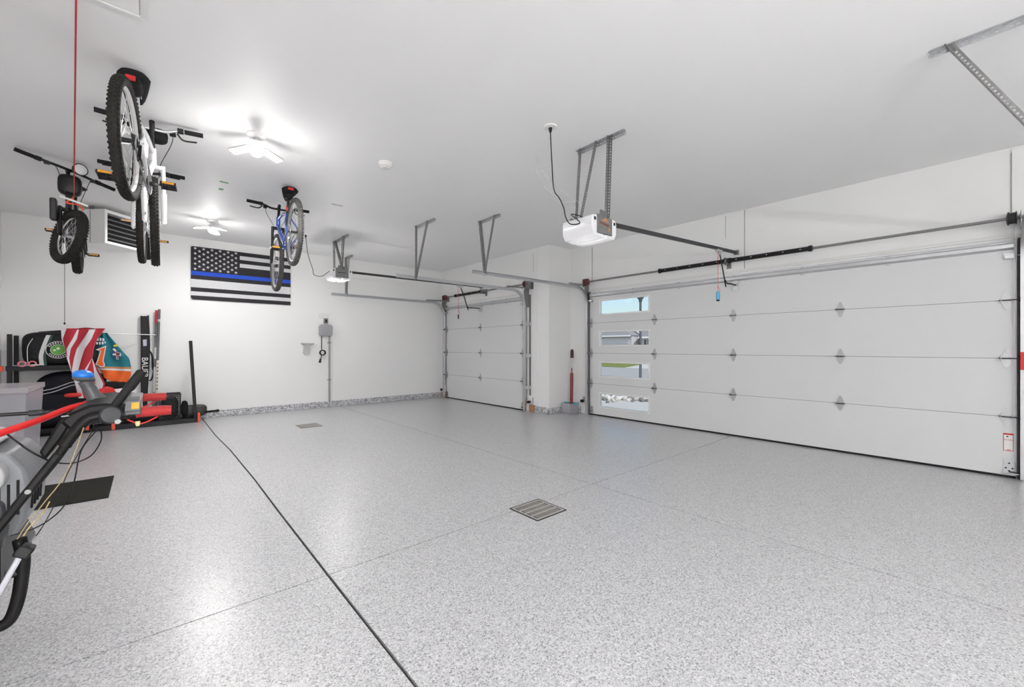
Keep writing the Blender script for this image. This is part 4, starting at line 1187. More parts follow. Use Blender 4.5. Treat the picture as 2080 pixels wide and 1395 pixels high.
em = b.out('emblem_ring', M_WHITE, t)
B().cyl(ec + V((0, .012, 0)), ec, er - .004, n=40).out('emblem_ground', M_BLACKM, em)
B().cyl(ec + V((0, .002, 0)), ec + V((0, -.003, 0)), .070, n=36).out('emblem_disc', mat('emblem_green', (.10, .33, .05), .6, var=.3, vscale=30), em)
b = B().lathe(ec + V((0, .0, 0)), (0, -1, 0), [(.074, 0), (.074, .004), (.070, .004), (.070, 0)], 36); b.f = b.f[:-2]; b.m = b.m[:-2]; b.out('inner_ring', M_WHITE, em)
b = B()
for i in range(9):
    a = math.radians(150 - i * 15); p = ec + V((math.cos(a) * .094, -.001, math.sin(a) * .094))
    R = Matrix.Rotation(-(a - PI / 2), 3, 'Y')
    b.box(p, (.013, .003, .018), R); b.box(p + V((0, -.0012, 0)), (.006, .003, .006), R, mi=1)
for i in range(9):
    a = math.radians(215 + i * 14); p = ec + V((math.cos(a) * .094, -.001, math.sin(a) * .094))
    R = Matrix.Rotation(-(a + PI / 2), 3, 'Y')
    b.box(p, (.012, .003, .017), R); b.box(p + V((0, -.0012, 0)), (.005, .003, .006), R, mi=1)
b.out('emblem_lettering', [M_WHITE, M_BLACKM], em)
B().cyl(ec + V((-.035, -.002, -.005)), ec + V((-.035, -.005, -.005)), .013, n=16).cyl(ec + V((.0, -.002, .018)), ec + V((.0, -.005, .018)), .017, n=16).out('emblem_dot', mat('cream', (.75, .72, .55), .6), em)
# pink goggles / roll on the shelf beside the bag
t = thing('pink_goggles', 'small pink goggles lying on a white card beside the sports bag', 'goggles', (-1.22, 8.385, .96))
MPK = mat('pink_plastic', (.68, .18, .22), .4)
b = B()
for q in (-.05, .04): b.torus((-1.20 + q, 8.375, .985), (.1, -1, .3), .032, .010, 20, 8)
b.out('lens_rims', MPK, t)
B().bb((-1.33, 8.36, .9602), (-1.10, 8.42, .966)).out('card', mat('lilac_card', (.62, .60, .70), .6), t)
B().tube([(-1.17, 8.36, .972), (-1.08, 8.358, .972)], .006, 8).out('arm', M_WHITE, t)

# dark duffel on the floor shelf
t = thing('duffel_bag', 'dark navy duffel with white piping under the sports bag', 'bag', (-.88, 8.58, .1))
M_NAVY = mat('navy_nylon', (.006, .006, .011), .65, spec=.25, var=.4, vscale=6, bump=.3, bscale=20)
lumpy(B(), (-.88, 8.585, .36), (.42, .165, .265), 11, .05, 36, 20, .55).out('body', M_NAVY, t, ang=60)
lumpy(B(), (-.80, 8.56, .70), (.36, .15, .17), 12, .10, 30, 16, .7).out('top_flap', M_NAVY, t, ang=60)
for dz in (0, -.045):
    b = B().tube(smooth([(-1.18, 8.395, .60 + dz), (-.98, 8.385, .64 + dz), (-.80, 8.385, .72 + dz), (-.73, 8.39, .71 + dz), (-.70, 8.395, .64 + dz)], 6), .0055, 6)
    b.out('piping', M_STRIPE, t)
t = tag(lumpy(B(), (-.80, 8.27, .085), (.13, .06, .085), 21, .15, 20, 12, .8).out('grey_rag', mat('grey_rag', (.13, .13, .115), .9, var=.3), ang=60), 'crumpled grey rag on the floor beside the plastic box', 'rag')
t.location.z = 0.0

# ------------------------------------------------------------------ striped flag and jersey over the rack
def zp(x, y, Y): return ony(80 + x / 7.752, 650 + y / 7.752, Y)
ys = [130, 300, 450, 600, 800, 1000, 1230]
cs = [[340, 350, 400, 430, 500, 560, 610], [430, 368, 402, 431, 501, 561, 611], [600, 520, 425, 432, 502, 562, 612], [630, 590, 495, 470, 503, 563, 613],
      [790, 690, 590, 545, 510, 565, 620], [895, 820, 715, 665, 610, 640, 700], [1035, 905, 852, 828, 700, 700, 740], [1036, 906, 853, 829, 745, 760, 780],
      [1037, 907, 854, 830, 860, 880, 880], [1038, 908, 855, 831, 905, 1010, 940], [1040, 910, 856, 832, 935, 1040, 965]]
M_SRED = mat('stripe_red', (.42, .018, .032), .8, var=.12, vscale=18, bump=.15, bscale=200)
M_SWHT = mat('stripe_white', (.72, .70, .72), .8, var=.04, vscale=18, bump=.15, bscale=200)
t = thing('striped_flag', 'red and white striped cloth draped over the front of the rack', 'cloth', tuple(zp(700, 1230, 8.33)))
def lerp(a, q):
    i = min(int(q * (len(a) - 1)), len(a) - 2); f = q * (len(a) - 1) - i
    f_ = f * f * (3 - 2 * f) * .5 + f * .5
    return a[i] + (a[i + 1] - a[i]) * f_
for k in range(10):
    def fn(u, v, k=k):
        y = lerp(ys, v); x0 = lerp(cs[k], v); x1 = lerp(cs[k + 1], v); x = x0 + (x1 - x0) * u
        Y = 8.335 + .018 * math.sin(x * .022 + v * 2) + (.05 * max(0, .10 - v) / .10)
        p = zp(x, y + (14 if k in (2, 4, 8, 9) else 0) * max(0, 1 - v * 6), Y)
        return p
    B().sheet(fn, 4, 26, .004).out('stripe', M_SRED if k % 2 else M_SWHT, t, ang=70)
# carry the cloth over the shelf so that it hangs from the bag
B().sheet(lambda u, v: zp(420 + 600 * u, 132 + 10 * math.sin(u * 9), 8.385).lerp(zp(470 + 520 * u, 128, 8.385) + V((0, .20, -.015)), v), 10, 4, .004, nrm=(0, 0, 1)).out('folded_top', M_SRED, t, ang=70)

M_TEAL = mat('jersey_teal', (.008, .155, .20), .75, var=.12, vscale=20, bump=.15, bscale=200)
M_JOR = mat('jersey_orange', (.80, .13, .015), .75, var=.12, vscale=15, bump=.15, bscale=200)
M_TAN = mat('jersey_tan', (.48, .22, .08), .75)
JY = 8.40
t = thing('hockey_jersey', 'teal and orange jersey with a large orange number hanging from the pole', 'jersey', tuple(zp(1250, 1060, JY)))
jl = [(960, 215), (890, 350), (850, 480), (870, 620), (910, 740), (960, 800), (1000, 850), (1010, 900)]
jr = [(1060, 200), (1190, 350), (1300, 480), (1415, 600), (1447, 750), (1448, 830), (1440, 880), (1325, 1062)]
def jf(u, v):
    i = min(int(v * 7), 6); f = v * 7 - i
    a = (jl[i][0] + (jl[i + 1][0] - jl[i][0]) * f, jl[i][1] + (jl[i + 1][1] - jl[i][1]) * f)
    c = (jr[i][0] + (jr[i + 1][0] - jr[i][0]) * f, jr[i][1] + (jr[i + 1][1] - jr[i][1]) * f)
    x = a[0] + (c[0] - a[0]) * u; y = a[1] + (c[1] - a[1]) * u
    return zp(x, y, JY + .016 * math.sin(u * 11 + v * 3) + .02 * (u - .5) ** 2)
def band(v0, v1, m, name):
    B().sheet(lambda u, v: jf(u, v0 + (v1 - v0) * v), 18, 12, .005).out(name, m, t, ang=70)
band(0, .56, M_TEAL, 'body'); band(.56, .61, M_TAN, 'tan_band'); band(.61, .67, M_SWHT, 'white_band'); band(.67, 1, M_JOR, 'hem')
def jflat(poly, name, m, off, th=.003):
    b = B(); pts = [zp(x, y, JY - .022 - off) for x, y in poly]
    n = len(pts); b.add([p for p in pts] + [p + V((0, th, 0)) for p in pts], [tuple(range(n)), tuple(range(2 * n - 1, n - 1, -1))] + [(i, (i + 1) % n, n + (i + 1) % n, n + i) for i in range(n)])
    return b.out(name, m, t)
one = [(1055, 400), (1010, 640), (1030, 690), (1030, 735), (960, 745), (885, 690), (905, 650), (955, 490), (885, 465)]
jflat(one, 'number_outline', M_SWHT, 0)
jflat([(1035, 425), (995, 640), (1012, 690), (1015, 718), (965, 728), (905, 685), (925, 650), (975, 480), (925, 468)], 'number_one', M_JOR, .004)
for i, (x, y, w, h) in enumerate(((905, 290, 30, 42), (945, 285, 34, 46), (985, 290, 40, 44), (890, 350, 36, 36), (935, 348, 30, 40), (975, 345, 40, 38), (1020, 340, 26, 30))):
    jflat([(x, y), (x + w * .8, y - 6), (x + w, y + h * .8), (x + w * .3, y + h)], 'name_lettering', M_SWHT, .0)
jflat([(1160, 400), (1220, 375), (1245, 410), (1180, 420)], 'yellow_flash', mat('flash_yellow', (.65, .60, .05), .7), 0)
jflat([(1140, 440), (1260, 500), (1300, 560), (1240, 625), (1215, 620), (1150, 540)], 'shoulder_patch', mat('patch_navy', (.02, .06, .16), .7), 0)
for q in ([(1200, 490), (1225, 488), (1250, 620), (1215, 620)], [(1150, 530), (1280, 515), (1290, 545), (1155, 555)], [(1145, 455), (1185, 445), (1290, 560), (1270, 570)]): jflat(q, 'patch_cross', M_SWHT, .003)
jflat([(1208, 495), (1220, 494), (1243, 615), (1225, 617)], 'patch_red', M_SRED, .006)
# white pole from the rack to the sticks
pa, pbb = ony(204, 677, 8.47), ony(316, 680, YB - .07)
t = thing('white_pole', 'thin white pole spanning from the rack to the hockey sticks', 'pole', tuple((pa + pbb) / 2))
B().cyl(pa, pbb, .0075, n=10).out('shaft', M_WHITE, t)
B().cyl(pa.lerp(pbb, .0), pa.lerp(pbb, .12), .010, n=10).out('dark_sleeve', M_BROWN, t)

# ------------------------------------------------------------------ goalie gear behind the console
t = thing('padded_glove', 'black and white padded glove under the jersey', 'glove', tuple(ony(235, 815, 8.40)))
def gp(x, y, Y): return zp(x, y, Y)
b = lumpy(B(), gp(1160, 1030, 8.42), (.15, .06, .06), 31, .10, 20, 12, .7); b.out('cuff', M_BLACKM, t, ang=60)
b = lumpy(B(), gp(1215, 1110, 8.40), (.075, .03, .09), 32, .05, 18, 12, .5); b.out('palm', M_WHITE, t, ang=60)
for q in range(3): B().tube(smooth([gp(1260 + 45 * q, 1060 + 20 * q, 8.40), gp(1290 + 45 * q, 1140, 8.39), gp(1330 + 40 * q, 1230, 8.40)], 4), .022, 8).out('finger', M_BLACKM, t)
b = B().lathe(gp(1065, 1150, 8.33), (0.35, -1, .1), [(.07, -.05), (.098, -.04), (.102, 0), (.085, .015), (.01, .02)], 8)
tag(b.out('red_bowl', M_RED, bevel=.006), 'red faceted plastic bowl beneath the striped cloth', 'bowl')
tag(lumpy(B(), gp(540, 1180, 8.33), (.10, .05, .035), 35, .12, 18, 10, .8).out('red_pouch', mat('red_cloth', (.62, .03, .025), .7)), 'small red pouch on the navy duffel', 'pouch')

# ------------------------------------------------------------------ stick bag and hockey sticks
t = thing('stick_bag', 'slim black stick bag with white lettering leaning on the back wall', 'bag', (-.04, YB - .09, .09))
def sb(pl): return [tuple((ony(u, v, YB - .075).x, ony(u, v, YB - .075).z)) for u, v in pl]
pol = sb(((285.5, 640), (289, 642), (294, 641.5), (298, 642), (302.5, 639), (304, 668), (305, 700), (303.5, 750), (302, 772), (300, 800), (299, 838), (286, 838), (286, 790), (286, 745), (286, 690)))
b = B().prism(pol, lambda a, c, q: V((a, q, c)), YB - .075, YB - .012); body = b.out('body', M_NYLON, t, bevel=.018, ang=50)
pp = sb(((290, 690), (298, 689), (298, 702), (291, 703)))
B().prism(pp, lambda a, c, q: V((a, q, c)), YB - .0775, YB - .073).out('address_patch', mat('pale_patch', (.50, .52, .62), .6), body)
hp_ = [ony(u, v, YB - .06) for u, v in ((303, 712), (309, 722), (310, 745), (312, 755), (308, 770), (303, 773))]
B().tube(smooth(hp_, 5), .011, 8, flat=.4).out('carry_strap', M_BLACKM, t)
cu = bpy.data.curves.new('text', 'FONT'); cu.body = 'BAUER'; cu.size = .105; cu.extrude = .001; cu.align_x = 'CENTER'; cu.align_y = 'CENTER'
to = bpy.data.objects.new('text', cu); COL.objects.link(to)
bpy.context.view_layer.update()
tm = bpy.data.meshes.new_from_object(to.evaluated_get(bpy.context.evaluated_depsgraph_get()))
bpy.data.objects.remove(to)
tm.materials.clear(); tm.materials.append(M_WHITE)
lo_ = bpy.data.objects.new('lettering', tm); COL.objects.link(lo_)
lo_.parent = body
tp = ony(293.8, 746, YB - .0775)
lo_.matrix_local = Matrix.Translation(tp - V(body['_w'])) @ Matrix.Rotation(PI / 2, 4, 'Y') @ Matrix.Rotation(PI / 2, 4, 'X')
def stick(u0, u1, v0, v1, name, label, segs):
    p1 = ony(u1, v1, YB - .045); p0 = ony(u0, v0, YB - .09); p0.z = .24
    t = thing('hockey_stick', label, 'hockey stick', tuple(p0), 'hockey sticks leaning on the back wall')
    w = .030
    for a, c, m, nm in segs:
        B().beam(p1.lerp(p0, a), p1.lerp(p0, c), w * (1.12 if nm == 'grip' else 1), .022, up=(0, 1, 0)).out(nm, m, t, bevel=.004)
    e = p0
    return t
MSD = mat('stick_dark', (.05, .05, .055), .35); MSG = mat('stick_grey', (.42, .42, .44), .35); MCR = mat('stick_cream', (.66, .62, .52), .5)
stick(311.5, 318, 828, 630, 's', 'hockey stick with a red taped grip and grey shaft', [(0, .13, mat('grip_red', (.42, .02, .03), .7), 'grip'), (.13, .38, MSD, 'shaft'), (.38, .50, MSG, 'shaft'), (.50, .58, MSD, 'shaft'), (.58, .84, MSG, 'shaft'), (.84, 1, MSD, 'shaft')])
t_ = stick(317.5, 323.5, 828, 628, 's', 'hockey stick with a black grip and cream lettered lower shaft', [(0, .10, MSD, 'grip'), (.10, .13, MSG, 'shaft'), (.13, .52, MSD, 'shaft'), (.52, .86, MCR, 'shaft'), (.86, 1, MSD, 'shaft')])
p1 = ony(323.5, 628, YB - .045); p0 = ony(317.5, 828, YB - .09); p0.z = .24
b = B(); 
for i in range(8):
    c = p1.lerp(p0, .555 + .036 * i); b.box(c + V((.001, -.0125, 0)), (.016, .002, .026 if i % 3 else .016))
b.out('shaft_lettering', MSD, t_)

# ------------------------------------------------------------------ milk crate, dark gear
c0 = V((.135, RY0 + .045, .058)); cw_, cd_, chh = .255, .29, .40
t = thing('milk_crate', 'black lattice milk crate standing on end in the low rack', 'crate', (c0.x + cw_ / 2, c0.y + cd_ / 2, c0.z))
b = B()
def lattice(b, o, eu, ev, en, W, H, nu, nv, bar=.008, th=.006):
    for i in range(nu + 1):
        s_ = o + eu * (W * i / nu); b.beam(s_ , s_ + ev * H, bar, th, up=en)
    for j in range(nv + 1):
        s_ = o + ev * (H * j / nv); b.beam(s_, s_ + eu * W, bar, th, up=en)
ex, ey, ez = V((1, 0, 0)), V((0, 1, 0)), V((0, 0, 1))
for nm, o, eu, ev, en, W, H, nu, nv in (('lattice_side', c0, ex, ez, ey, cw_, chh, 9, 13), ('lattice_side', c0 + ex * cw_, ey, ez, ex, cd_, chh, 9, 13), ('lattice_side', c0, ey, ez, ex, cd_, chh, 9, 13), ('lattice_side', c0 + ey * cd_, ex, ez, ey, cw_, chh, 9, 13), ('lattice_base', c0, ex, ey, ez, cw_, cd_, 9, 9)):
    b = B(); lattice(b, o, eu, ev, en, W, H, nu, nv); b.out(nm, M_BLACK, t)
b = B()
for dx in (0, cw_): b.beam(c0 + ex * dx + ez * chh, c0 + ex * dx + ez * chh + ey * cd_, .014, .03)
for dy in (0, cd_): b.beam(c0 + ey * dy + ez * chh, c0 + ey * dy + ez * chh + ex * cw_, .014, .03)
b.out('rim', M_CHAR, t)
tag(lumpy(B(), (c0.x + cw_ / 2, c0.y + cd_ / 2, c0.z + .19), (.10, .115, .175), 41, .08, 20, 12, .6).out('dark_bundle', M_NYLON, ang=60), 'dark cloth bundle stuffed inside the milk crate', 'bundle')
t = thing('hockey_skate_bag', 'dark rounded case lying right of the milk crate', 'case', (.60, 8.60, .07))
b = lumpy(B(), (.575, 8.62, .165), (.17, .085, .095), 44, .03, 26, 14, .5); b.out('shell', mat('case_dark', (.03, .03, .028), .45), t, ang=60)
b = lumpy(B(), (.445, 8.57, .21), (.045, .07, .13), 45, .05, 18, 12, .7); b.out('flap', M_BLACKM, t, ang=60)
b = B().tube(smooth([(.66, 8.56, .13), (.78, 8.56, .135), (.90, 8.56, .14)], 4), .018, 10); 
o = b.out('black_bat', M_BLACKM, ang=50); tag(o, 'short black taped handle sticking out beside the rack upright', 'handle')
B().tube([(.87, 8.56, .139), (.905, 8.56, .14)], .021, 10).out('end_cap', M_BLACKM, o)
tag(lumpy(B(), (-.455, 8.585, .185), (.085, .11, .12), 52, .10, 24, 14, .7).out('dark_sack', M_NYLON, ang=60), 'slumped black sack at the orange clips below the jersey', 'sack')
t = tag(lumpy(B(), (-.10, 8.575, .17), (.22, .12, .11), 51, .12, 26, 14, .7).out('dark_sack', M_NYLON, ang=60), 'slumped black sack on the low rack left of the milk crate', 'sack')

# ------------------------------------------------------------------ tall translucent box
t = thing('storage_box', 'tall translucent plastic storage box with lid beside the rack', 'storage box', (-1.19, 6.81, 0))
bx0, bx1, by0, by1, bz = -1.46, -.92, 6.36, 7.26, .80
b = B(); n = .006
def taper(z): q = (bz - z) / bz * .03; return (bx0 + q, by0 + q, bx1 - q, by1 - q)
def boxwalls(b, x0, y0, x1, y1, X0, Y0, X1, Y1, z0, z1, th):
    o = [(x0, y0, z0), (x1, y0, z0), (x1, y1, z0), (x0, y1, z0), (X0, Y0, z1), (X1, Y0, z1), (X1, Y1, z1), (X0, Y1, z1)]
    i_ = [(x0 + th, y0 + th, z0 + th), (x1 - th, y0 + th, z0 + th), (x1 - th, y1 - th, z0 + th), (x0 + th, y1 - th, z0 + th), (X0 + th, Y0 + th, z1), (X1 - th, Y0 + th, z1), (X1 - th, Y1 - th, z1), (X0 + th, Y1 - th, z1)]
    f = [(3, 2, 1, 0), (0, 1, 5, 4), (1, 2, 6, 5), (2, 3, 7, 6), (3, 0, 4, 7), (8, 9, 10, 11), (8, 12, 13, 9), (9, 13, 14, 10), (10, 14, 15, 11), (11, 15, 12, 8), (4, 5, 13, 12), (5, 6, 14, 13), (6, 7, 15, 14), (7, 4, 12, 15)]
    return b.add(o + i_, f)
T0 = taper(0)
boxwalls(b, *T0, bx0, by0, bx1, by1, .002, bz - .055, .004); b.out('tub', M_CLEAR, t, bevel=.01)
B().bb((bx0 - .008, by0 - .008, bz - .062), (bx1 + .008, by1 + .008, bz - .055)).bb((bx0 - .012, by0 - .012, bz - .054), (bx1 + .012, by1 + .012, bz)).out('lid', mat('lid_pinkish', (.66, .62, .66), .25, alpha=.6), t, bevel=.012)
B().bb((bx1 - .014, by0 + .16, bz - .20), (bx1 - .006, by0 + .22, bz - .17)).out('blue_sticker', mat('sticker_teal', (.1, .45, .55), .5), t)
for q in range(3): tag(lumpy(B(), (-1.20, 6.54 + q * .28, .17), (.17, .12, .14), 61 + q, .1, 18, 12, .6).out('packed_cloth', mat('packed_%d' % q, [(.45, .45, .55), (.55, .38, .45), (.35, .36, .44)][q], .8), ang=60), ['bluish-grey', 'pinkish', 'slate grey'][q] + ' cloth bundle packed inside the translucent box', 'cloth', 'cloth bundles in the box')

# ================================================================== BIN WITH TOOLS BY THE PIER
t = thing('clear_bin', 'small clear plastic bin with teal handles in the corner by the pier', 'bin', (5.83, 5.03, 0))
b = B(); boxwalls(b, 5.72, 4.97, 5.93, 5.15, 5.70, 4.945, 5.955, 5.165, .002, .19, .004); b.out('tub', M_CLEAR, t, bevel=.006)
MTE = mat('teal_handle', (.02, .42, .50), .35)
for y in (4.94, 5.17): B().bb((5.79, y - .018, .165), (5.87, y + .018, .20)).out('handle', MTE, t, bevel=.012)
pa = ony(1163, 810, 5.05); ptp = V((5.93, 5.10, 1.17))
pbt = V((5.86, 5.06, .012))
t = thing('digging_tool', 'maroon-handled tool with a pale label standing in the clear bin', 'tool', tuple(pbt))
MMA = mat('maroon_handle', (.20, .028, .022), .45)
B().tube([pbt, pbt.lerp(ptp, .62)], .030, 12).out('lower_sleeve', MMA, t)
B().tube([pbt.lerp(ptp, .62), pbt.lerp(ptp, .70)], .011, 10).out('shaft', MMA, t)
B().tube([pbt.lerp(ptp, .70), pbt.lerp(ptp, .86)], .022, 12).out('paper_label', mat('label_pale', (.70, .66, .64), .6), t)
B().tube([pbt.lerp(ptp, .86), pbt.lerp(ptp, .90), pbt.lerp(ptp, .97), ptp], [.030, .032, .030, .014], 12).out('top_grip', mat('dark_maroon', (.07, .02, .025), .6), t)

# ================================================================== SNOW BLOWER (faces the left wall, handles towards the room)
YN, YR_ = 2.16, 2.77
YM = (YN + YR_) / 2
t = thing('snow_blower', 'black and grey snow blower with red hand grips facing the left wall', 'snow blower', (-.75, YM, 0))
M_PLAS = mat('satin_black_plastic', (.006, .0058, .0058), .45, var=.15, spec=.16)
M_GRY1 = mat('shroud_grey', (.20, .205, .22), .38, var=.08)
M_GRY2 = mat('shroud_light', (.56, .56, .57), .35, var=.04)
M_GRY3 = mat('shroud_dark', (.07, .072, .078), .45, var=.1)
for k, y in enumerate((YN, YR_)):
    hb_ = B()
    path = smooth([(-.03, y, .951), (-.12, y, .952), (-.165, y, .938), (-.195, y, .90), (-.25, y, .80), (-.32, y, .69)], 6)
    hb_.tube(path, .014, 12)
    o = hb_.out('handle_tube', M_PLAS, t)
    d = (V((-.52, y, .38)) - V((-.235, y, .83))).normalized()
    B().beam((-.235, y, .83), (-.52, y, .36), .026, .034, up=(0, 1, 0)).out('lower_handle', M_PLAS, t, bevel=.008)
    for q in (.25, .62): B().cyl(V((-.235, y, .83)).lerp(V((-.52, y, .36)), q) + V((0, -.024, 0)), V((-.235, y, .83)).lerp(V((-.52, y, .36)), q) + V((0, .024, 0)), .008, n=10).out('handle_bolt', M_GALVD, o)
    g = B().tube([(-.036, y, .950), (-.02, y, .951), (.05, y, .951), (.070, y, .950)], [.021, .0195, .0195, .018], 14).out('hand_grip', mat('grip_red_rubber', (.36, .022, .022), .6, spec=.3, var=.2, vscale=40), t)
    B().tube(smooth([(-.06, y + .01, .925), (-.02, y + .01, .905), (.03, y + .01, .928)], 5), .003, 8).out('clutch_lever', M_RED, t)
    B().lathe((-.03, y + .008, .915), (0, 0, -1), [(.008, 0), (.008, .01), (.005, .018)], 10).out('lever_tip', mat('cream_tip', (.72, .62, .34), .5), t)
    # moulded arm cover
    B().tube(smooth([(-.05, y, .948), (-.12, y, .95), (-.17, y, .936), (-.205, y, .885), (-.225, y, .85)], 5), [.016] + [.0185] * 18 + [.020, .018], 12).out('arm_cover', M_PLAS, t)
# console: profile in XZ extruded across
pr = [(-.215, .90), (-.24, .935), (-.215, .962), (-.19, .975), (-.165, .987), (-.12, .990), (-.095, .984), (-.06, .984), (-.03, .975), (-.022, .945), (-.05, .93), (-.12, .925)]
con = B().prism(pr, lambda a, c, q: V((a, q, c)), YN + .03, YR_ - .03).out('console', M_PLAS, t, bevel=.010, ang=30)
B().bb((-.058, YN + .10, .9835), (-.018, YR_ - .12, .9865)).out('console_panel', M_GRY1, con, bevel=.002)
B().prism([(-.0275, .973), (-.0265, .945), (-.018, .945), (-.019, .973)], lambda a, c, q: V((a, q, c)), YN + .06, YN + .30).out('console_face', M_GRY2, con)
pod = B().prism([(2.105, .948), (2.105, .962), (2.20, .992), (2.40, .992), (2.40, .948)], lambda a, c, q: V((q, a, c)), -.066, -.020).out('control_pod', M_GRY3, t, bevel=.005)
Rp = Matrix.Rotation(math.atan2(.03, .095), 3, 'X')
B().box((-.045, 2.152, .9775), (.040, .084, .002), Rp).out('pod_face', M_GRY1, pod)
B().box((-.037, 2.148, .9785), (.022, .055, .0024), Rp).out('yellow_decal', mat('decal_yellow', (.85, .50, .05), .4), pod)
B().tube([(-.235, YN + .035, .952), (-.03, YN + .027, .958)], .0028, 6).out('edge_trim', M_GALV, con)
# rear flap under the console
B().prism([(-.20, .945), (-.235, .95), (-.29, .83), (-.275, .80), (-.235, .87)], lambda a, c, q: V((a, q, c)), YN + .04, YN + .20).out('cable_shroud', M_PLAS, t, bevel=.008)
# joystick with blue cap
js = B().tube([(-.163, 2.5, .975), (-.175, 2.5, 1.0), (-.190, 2.5, 1.035), (-.198, 2.5, 1.06)], [.032, .024, .022, .024], 16).out('chute_joystick', M_GRY3, t)
R_ = Matrix.Rotation(math.radians(10), 3, 'Y')
B().ell((-.203, 2.5, 1.070), (.036, .036, .015), 20, 10, R_).out('joystick_head', M_GRY3, js)
B().ell((-.205, 2.5, 1.084), (.034, .035, .023), 20, 10, R_).out('joystick_cap', mat('cap_blue', (.01, .17, .62), .35), js)
# shift lever with round knob base
lv = B().tube([(-.105, YN + .03, .962), (-.085, YN + .035, .995), (-.062, YN + .04, 1.035), (-.055, YN + .04, 1.045), (-.020, YN + .045, 1.102), (-.016, YN + .045, 1.108)], [.013, .015, .0145, .0175, .0165, .012], 14).out('shift_lever', M_BLACKM, t)
B().lathe((-.107, YN + .005, .948), (0.15, -1, .1), [(.012, -.03), (.030, -.02), (.033, 0), (.033, .022), (.027, .030)], 24).out('lever_knob', M_CHAR, lv)
B().cyl((-.085, YN - .01, .925), (-.085, YN - .03, .925), .009, n=12).out('knob_screw', mat('dull_screw', (.30, .30, .31), .5, .4), lv)
# chute rods
rd = B().tube(smooth([(-.18, 2.50, .968), (-.24, 2.46, .955), (-.31, 2.38, .925), (-.40, 2.29, .895), (-.55, 2.20, .84), (-.75, 2.18, .76)], 6), [.0105 + .0022 * min(1, i / 14) for i in range(31)], 12)
rd.out('red_chute_bar', M_RED, t)
o = B().tube([(-.20, 2.62, .925), (-.34, 2.60, .93), (-.60, 2.58, .935), (-.90, 2.5, .92)], .0075, 10).out('chute_rod', M_BLACK, t)
B().tube([(-.33, 2.60, .93), (-.37, 2.60, .93)], .013, 10).out('rod_coupling', M_CHAR, o)
# cables
cabs = [([(170, 868), (135, 960), (90, 1020), (58, 1060), (33, 1098)], mat('tan_conduit', (.36, .28, .15), .5), .0018, 2.14),
        ([(205, 872), (205, 895), (185, 925), (150, 940), (115, 940)], M_BLACK, .0023, 2.20),
        ([(198, 872), (165, 915), (150, 980), (128, 1030), (80, 1068), (22, 1088)], M_BLACK, .0023, 2.17),
        ([(186, 878), (140, 955), (118, 1010), (92, 1060), (72, 1090), (62, 1102)], M_BLACK, .0016, 2.12),
        ([(15, 882), (60, 915), (98, 935)], M_BLACK, .0032, 2.25),
        ([(101, 1018), (85, 1045), (60, 1070), (48, 1088)], mat('tan_cable', (.40, .30, .14), .5), .0022, 2.11)]
for pl, m, r_, Y in cabs: B().tube(smooth([ony(u, v, Y) for u, v in pl], 6), r_, 6).out('control_cable', m, t)
b = B()
for i in range(26): pass
sp0, sp1 = ony(64, 1100, 2.11), ony(72, 1090, 2.11)
B().tube([sp0.lerp(sp1, i / 40) + V((.004 * math.cos(i), .004 * math.sin(i), 0)) for i in range(41)], .0012, 5).out('cable_spring', M_ALU, t)
# engine shroud, faceted
def facet(pts, y0, y1, m, name, bv=.012): return B().prism(pts, lambda a, c, q: V((a, q, c)), y0, y1).out(name, m, t, bevel=bv, ang=25)
sh_ = facet([(-.80, .52), (-.36, .52), (-.333, .58), (-.325, .70), (-.335, .765), (-.372, .822), (-.42, .835), (-.80, .82)], 2.30, 2.66, M_GRY1, 'engine_shroud')
for q in range(4): B().prism([(-.3335, .60), (-.3265, .60), (-.3225, .68), (-.329, .69)], lambda a, c, w_: V((a, w_, c)), 2.36 + q * .055, 2.372 + q * .055).out('vent_slot', M_BLACKM, sh_)
for q in range(3): B().bb((-.40 - .0 + q * .022, 2.297, .60), (-.393 + q * .022, 2.301, .70 + .012 * q)).out('vent_slot', M_BLACKM, sh_)
facet([(-.70, .70), (-.40, .70), (-.378, .725), (-.372, .765), (-.392, .80), (-.44, .815), (-.70, .815)], 2.235, 2.32, M_GRY2, 'battery_door')
B().bb((-.425, 2.225, .735), (-.385, 2.245, .775)).out('door_latch', M_GRY2, t, bevel=.008)
facet([(-.78, .845), (-.42, .845), (-.40, .855), (-.44, .885), (-.78, .895)], 2.32, 2.62, M_GRY2, 'shroud_lid')
facet([(-.72, .42), (-.39, .47), (-.372, .56), (-.385, .66), (-.72, .68)], 2.24, 2.31, M_GRY3, 'lower_cover')
facet([(-.85, .22), (-.42, .26), (-.36, .40), (-.40, .52), (-.85, .54)], 2.22, 2.70, M_GRY3, 'transmission_case')
# clamp, rod and guard loop at the rear
B().box(ony(50, 1118, 2.10), (.040, .05, .036), Matrix.Rotation(.6, 3, 'Y')).out('cable_clamp', M_BLACK, t, bevel=.006)
B().tube([ony(46, 1120, 2.085), ony(0, 1200, 2.085), ony(-30, 1252, 2.085)], .0085, 10).out('clear_rod', mat('clear_rod', (.55, .55, .60), .15, coat=.5), t)
lp = [ony(40, 1095, 2.13), ony(47, 1130, 2.13), ony(45, 1165, 2.13), ony(37, 1215, 2.13), ony(22, 1255, 2.13), ony(0, 1272, 2.13), ony(-30, 1275, 2.13), ony(-60, 1272, 2.13)]
lo2 = B().tube(smooth(lp, 6), .0175, 14).out('guard_loop', M_PLAS, t)
B().tube([ony(20, 1165, 2.13), ony(47, 1162, 2.13)], .014, 10).out('guard_sleeve', M_BLACK, lo2)
B().bb((-.50, 2.10, .40), (-.36, 2.16, .56)).out('pivot_bracket', M_BLACK, t, bevel=.01)
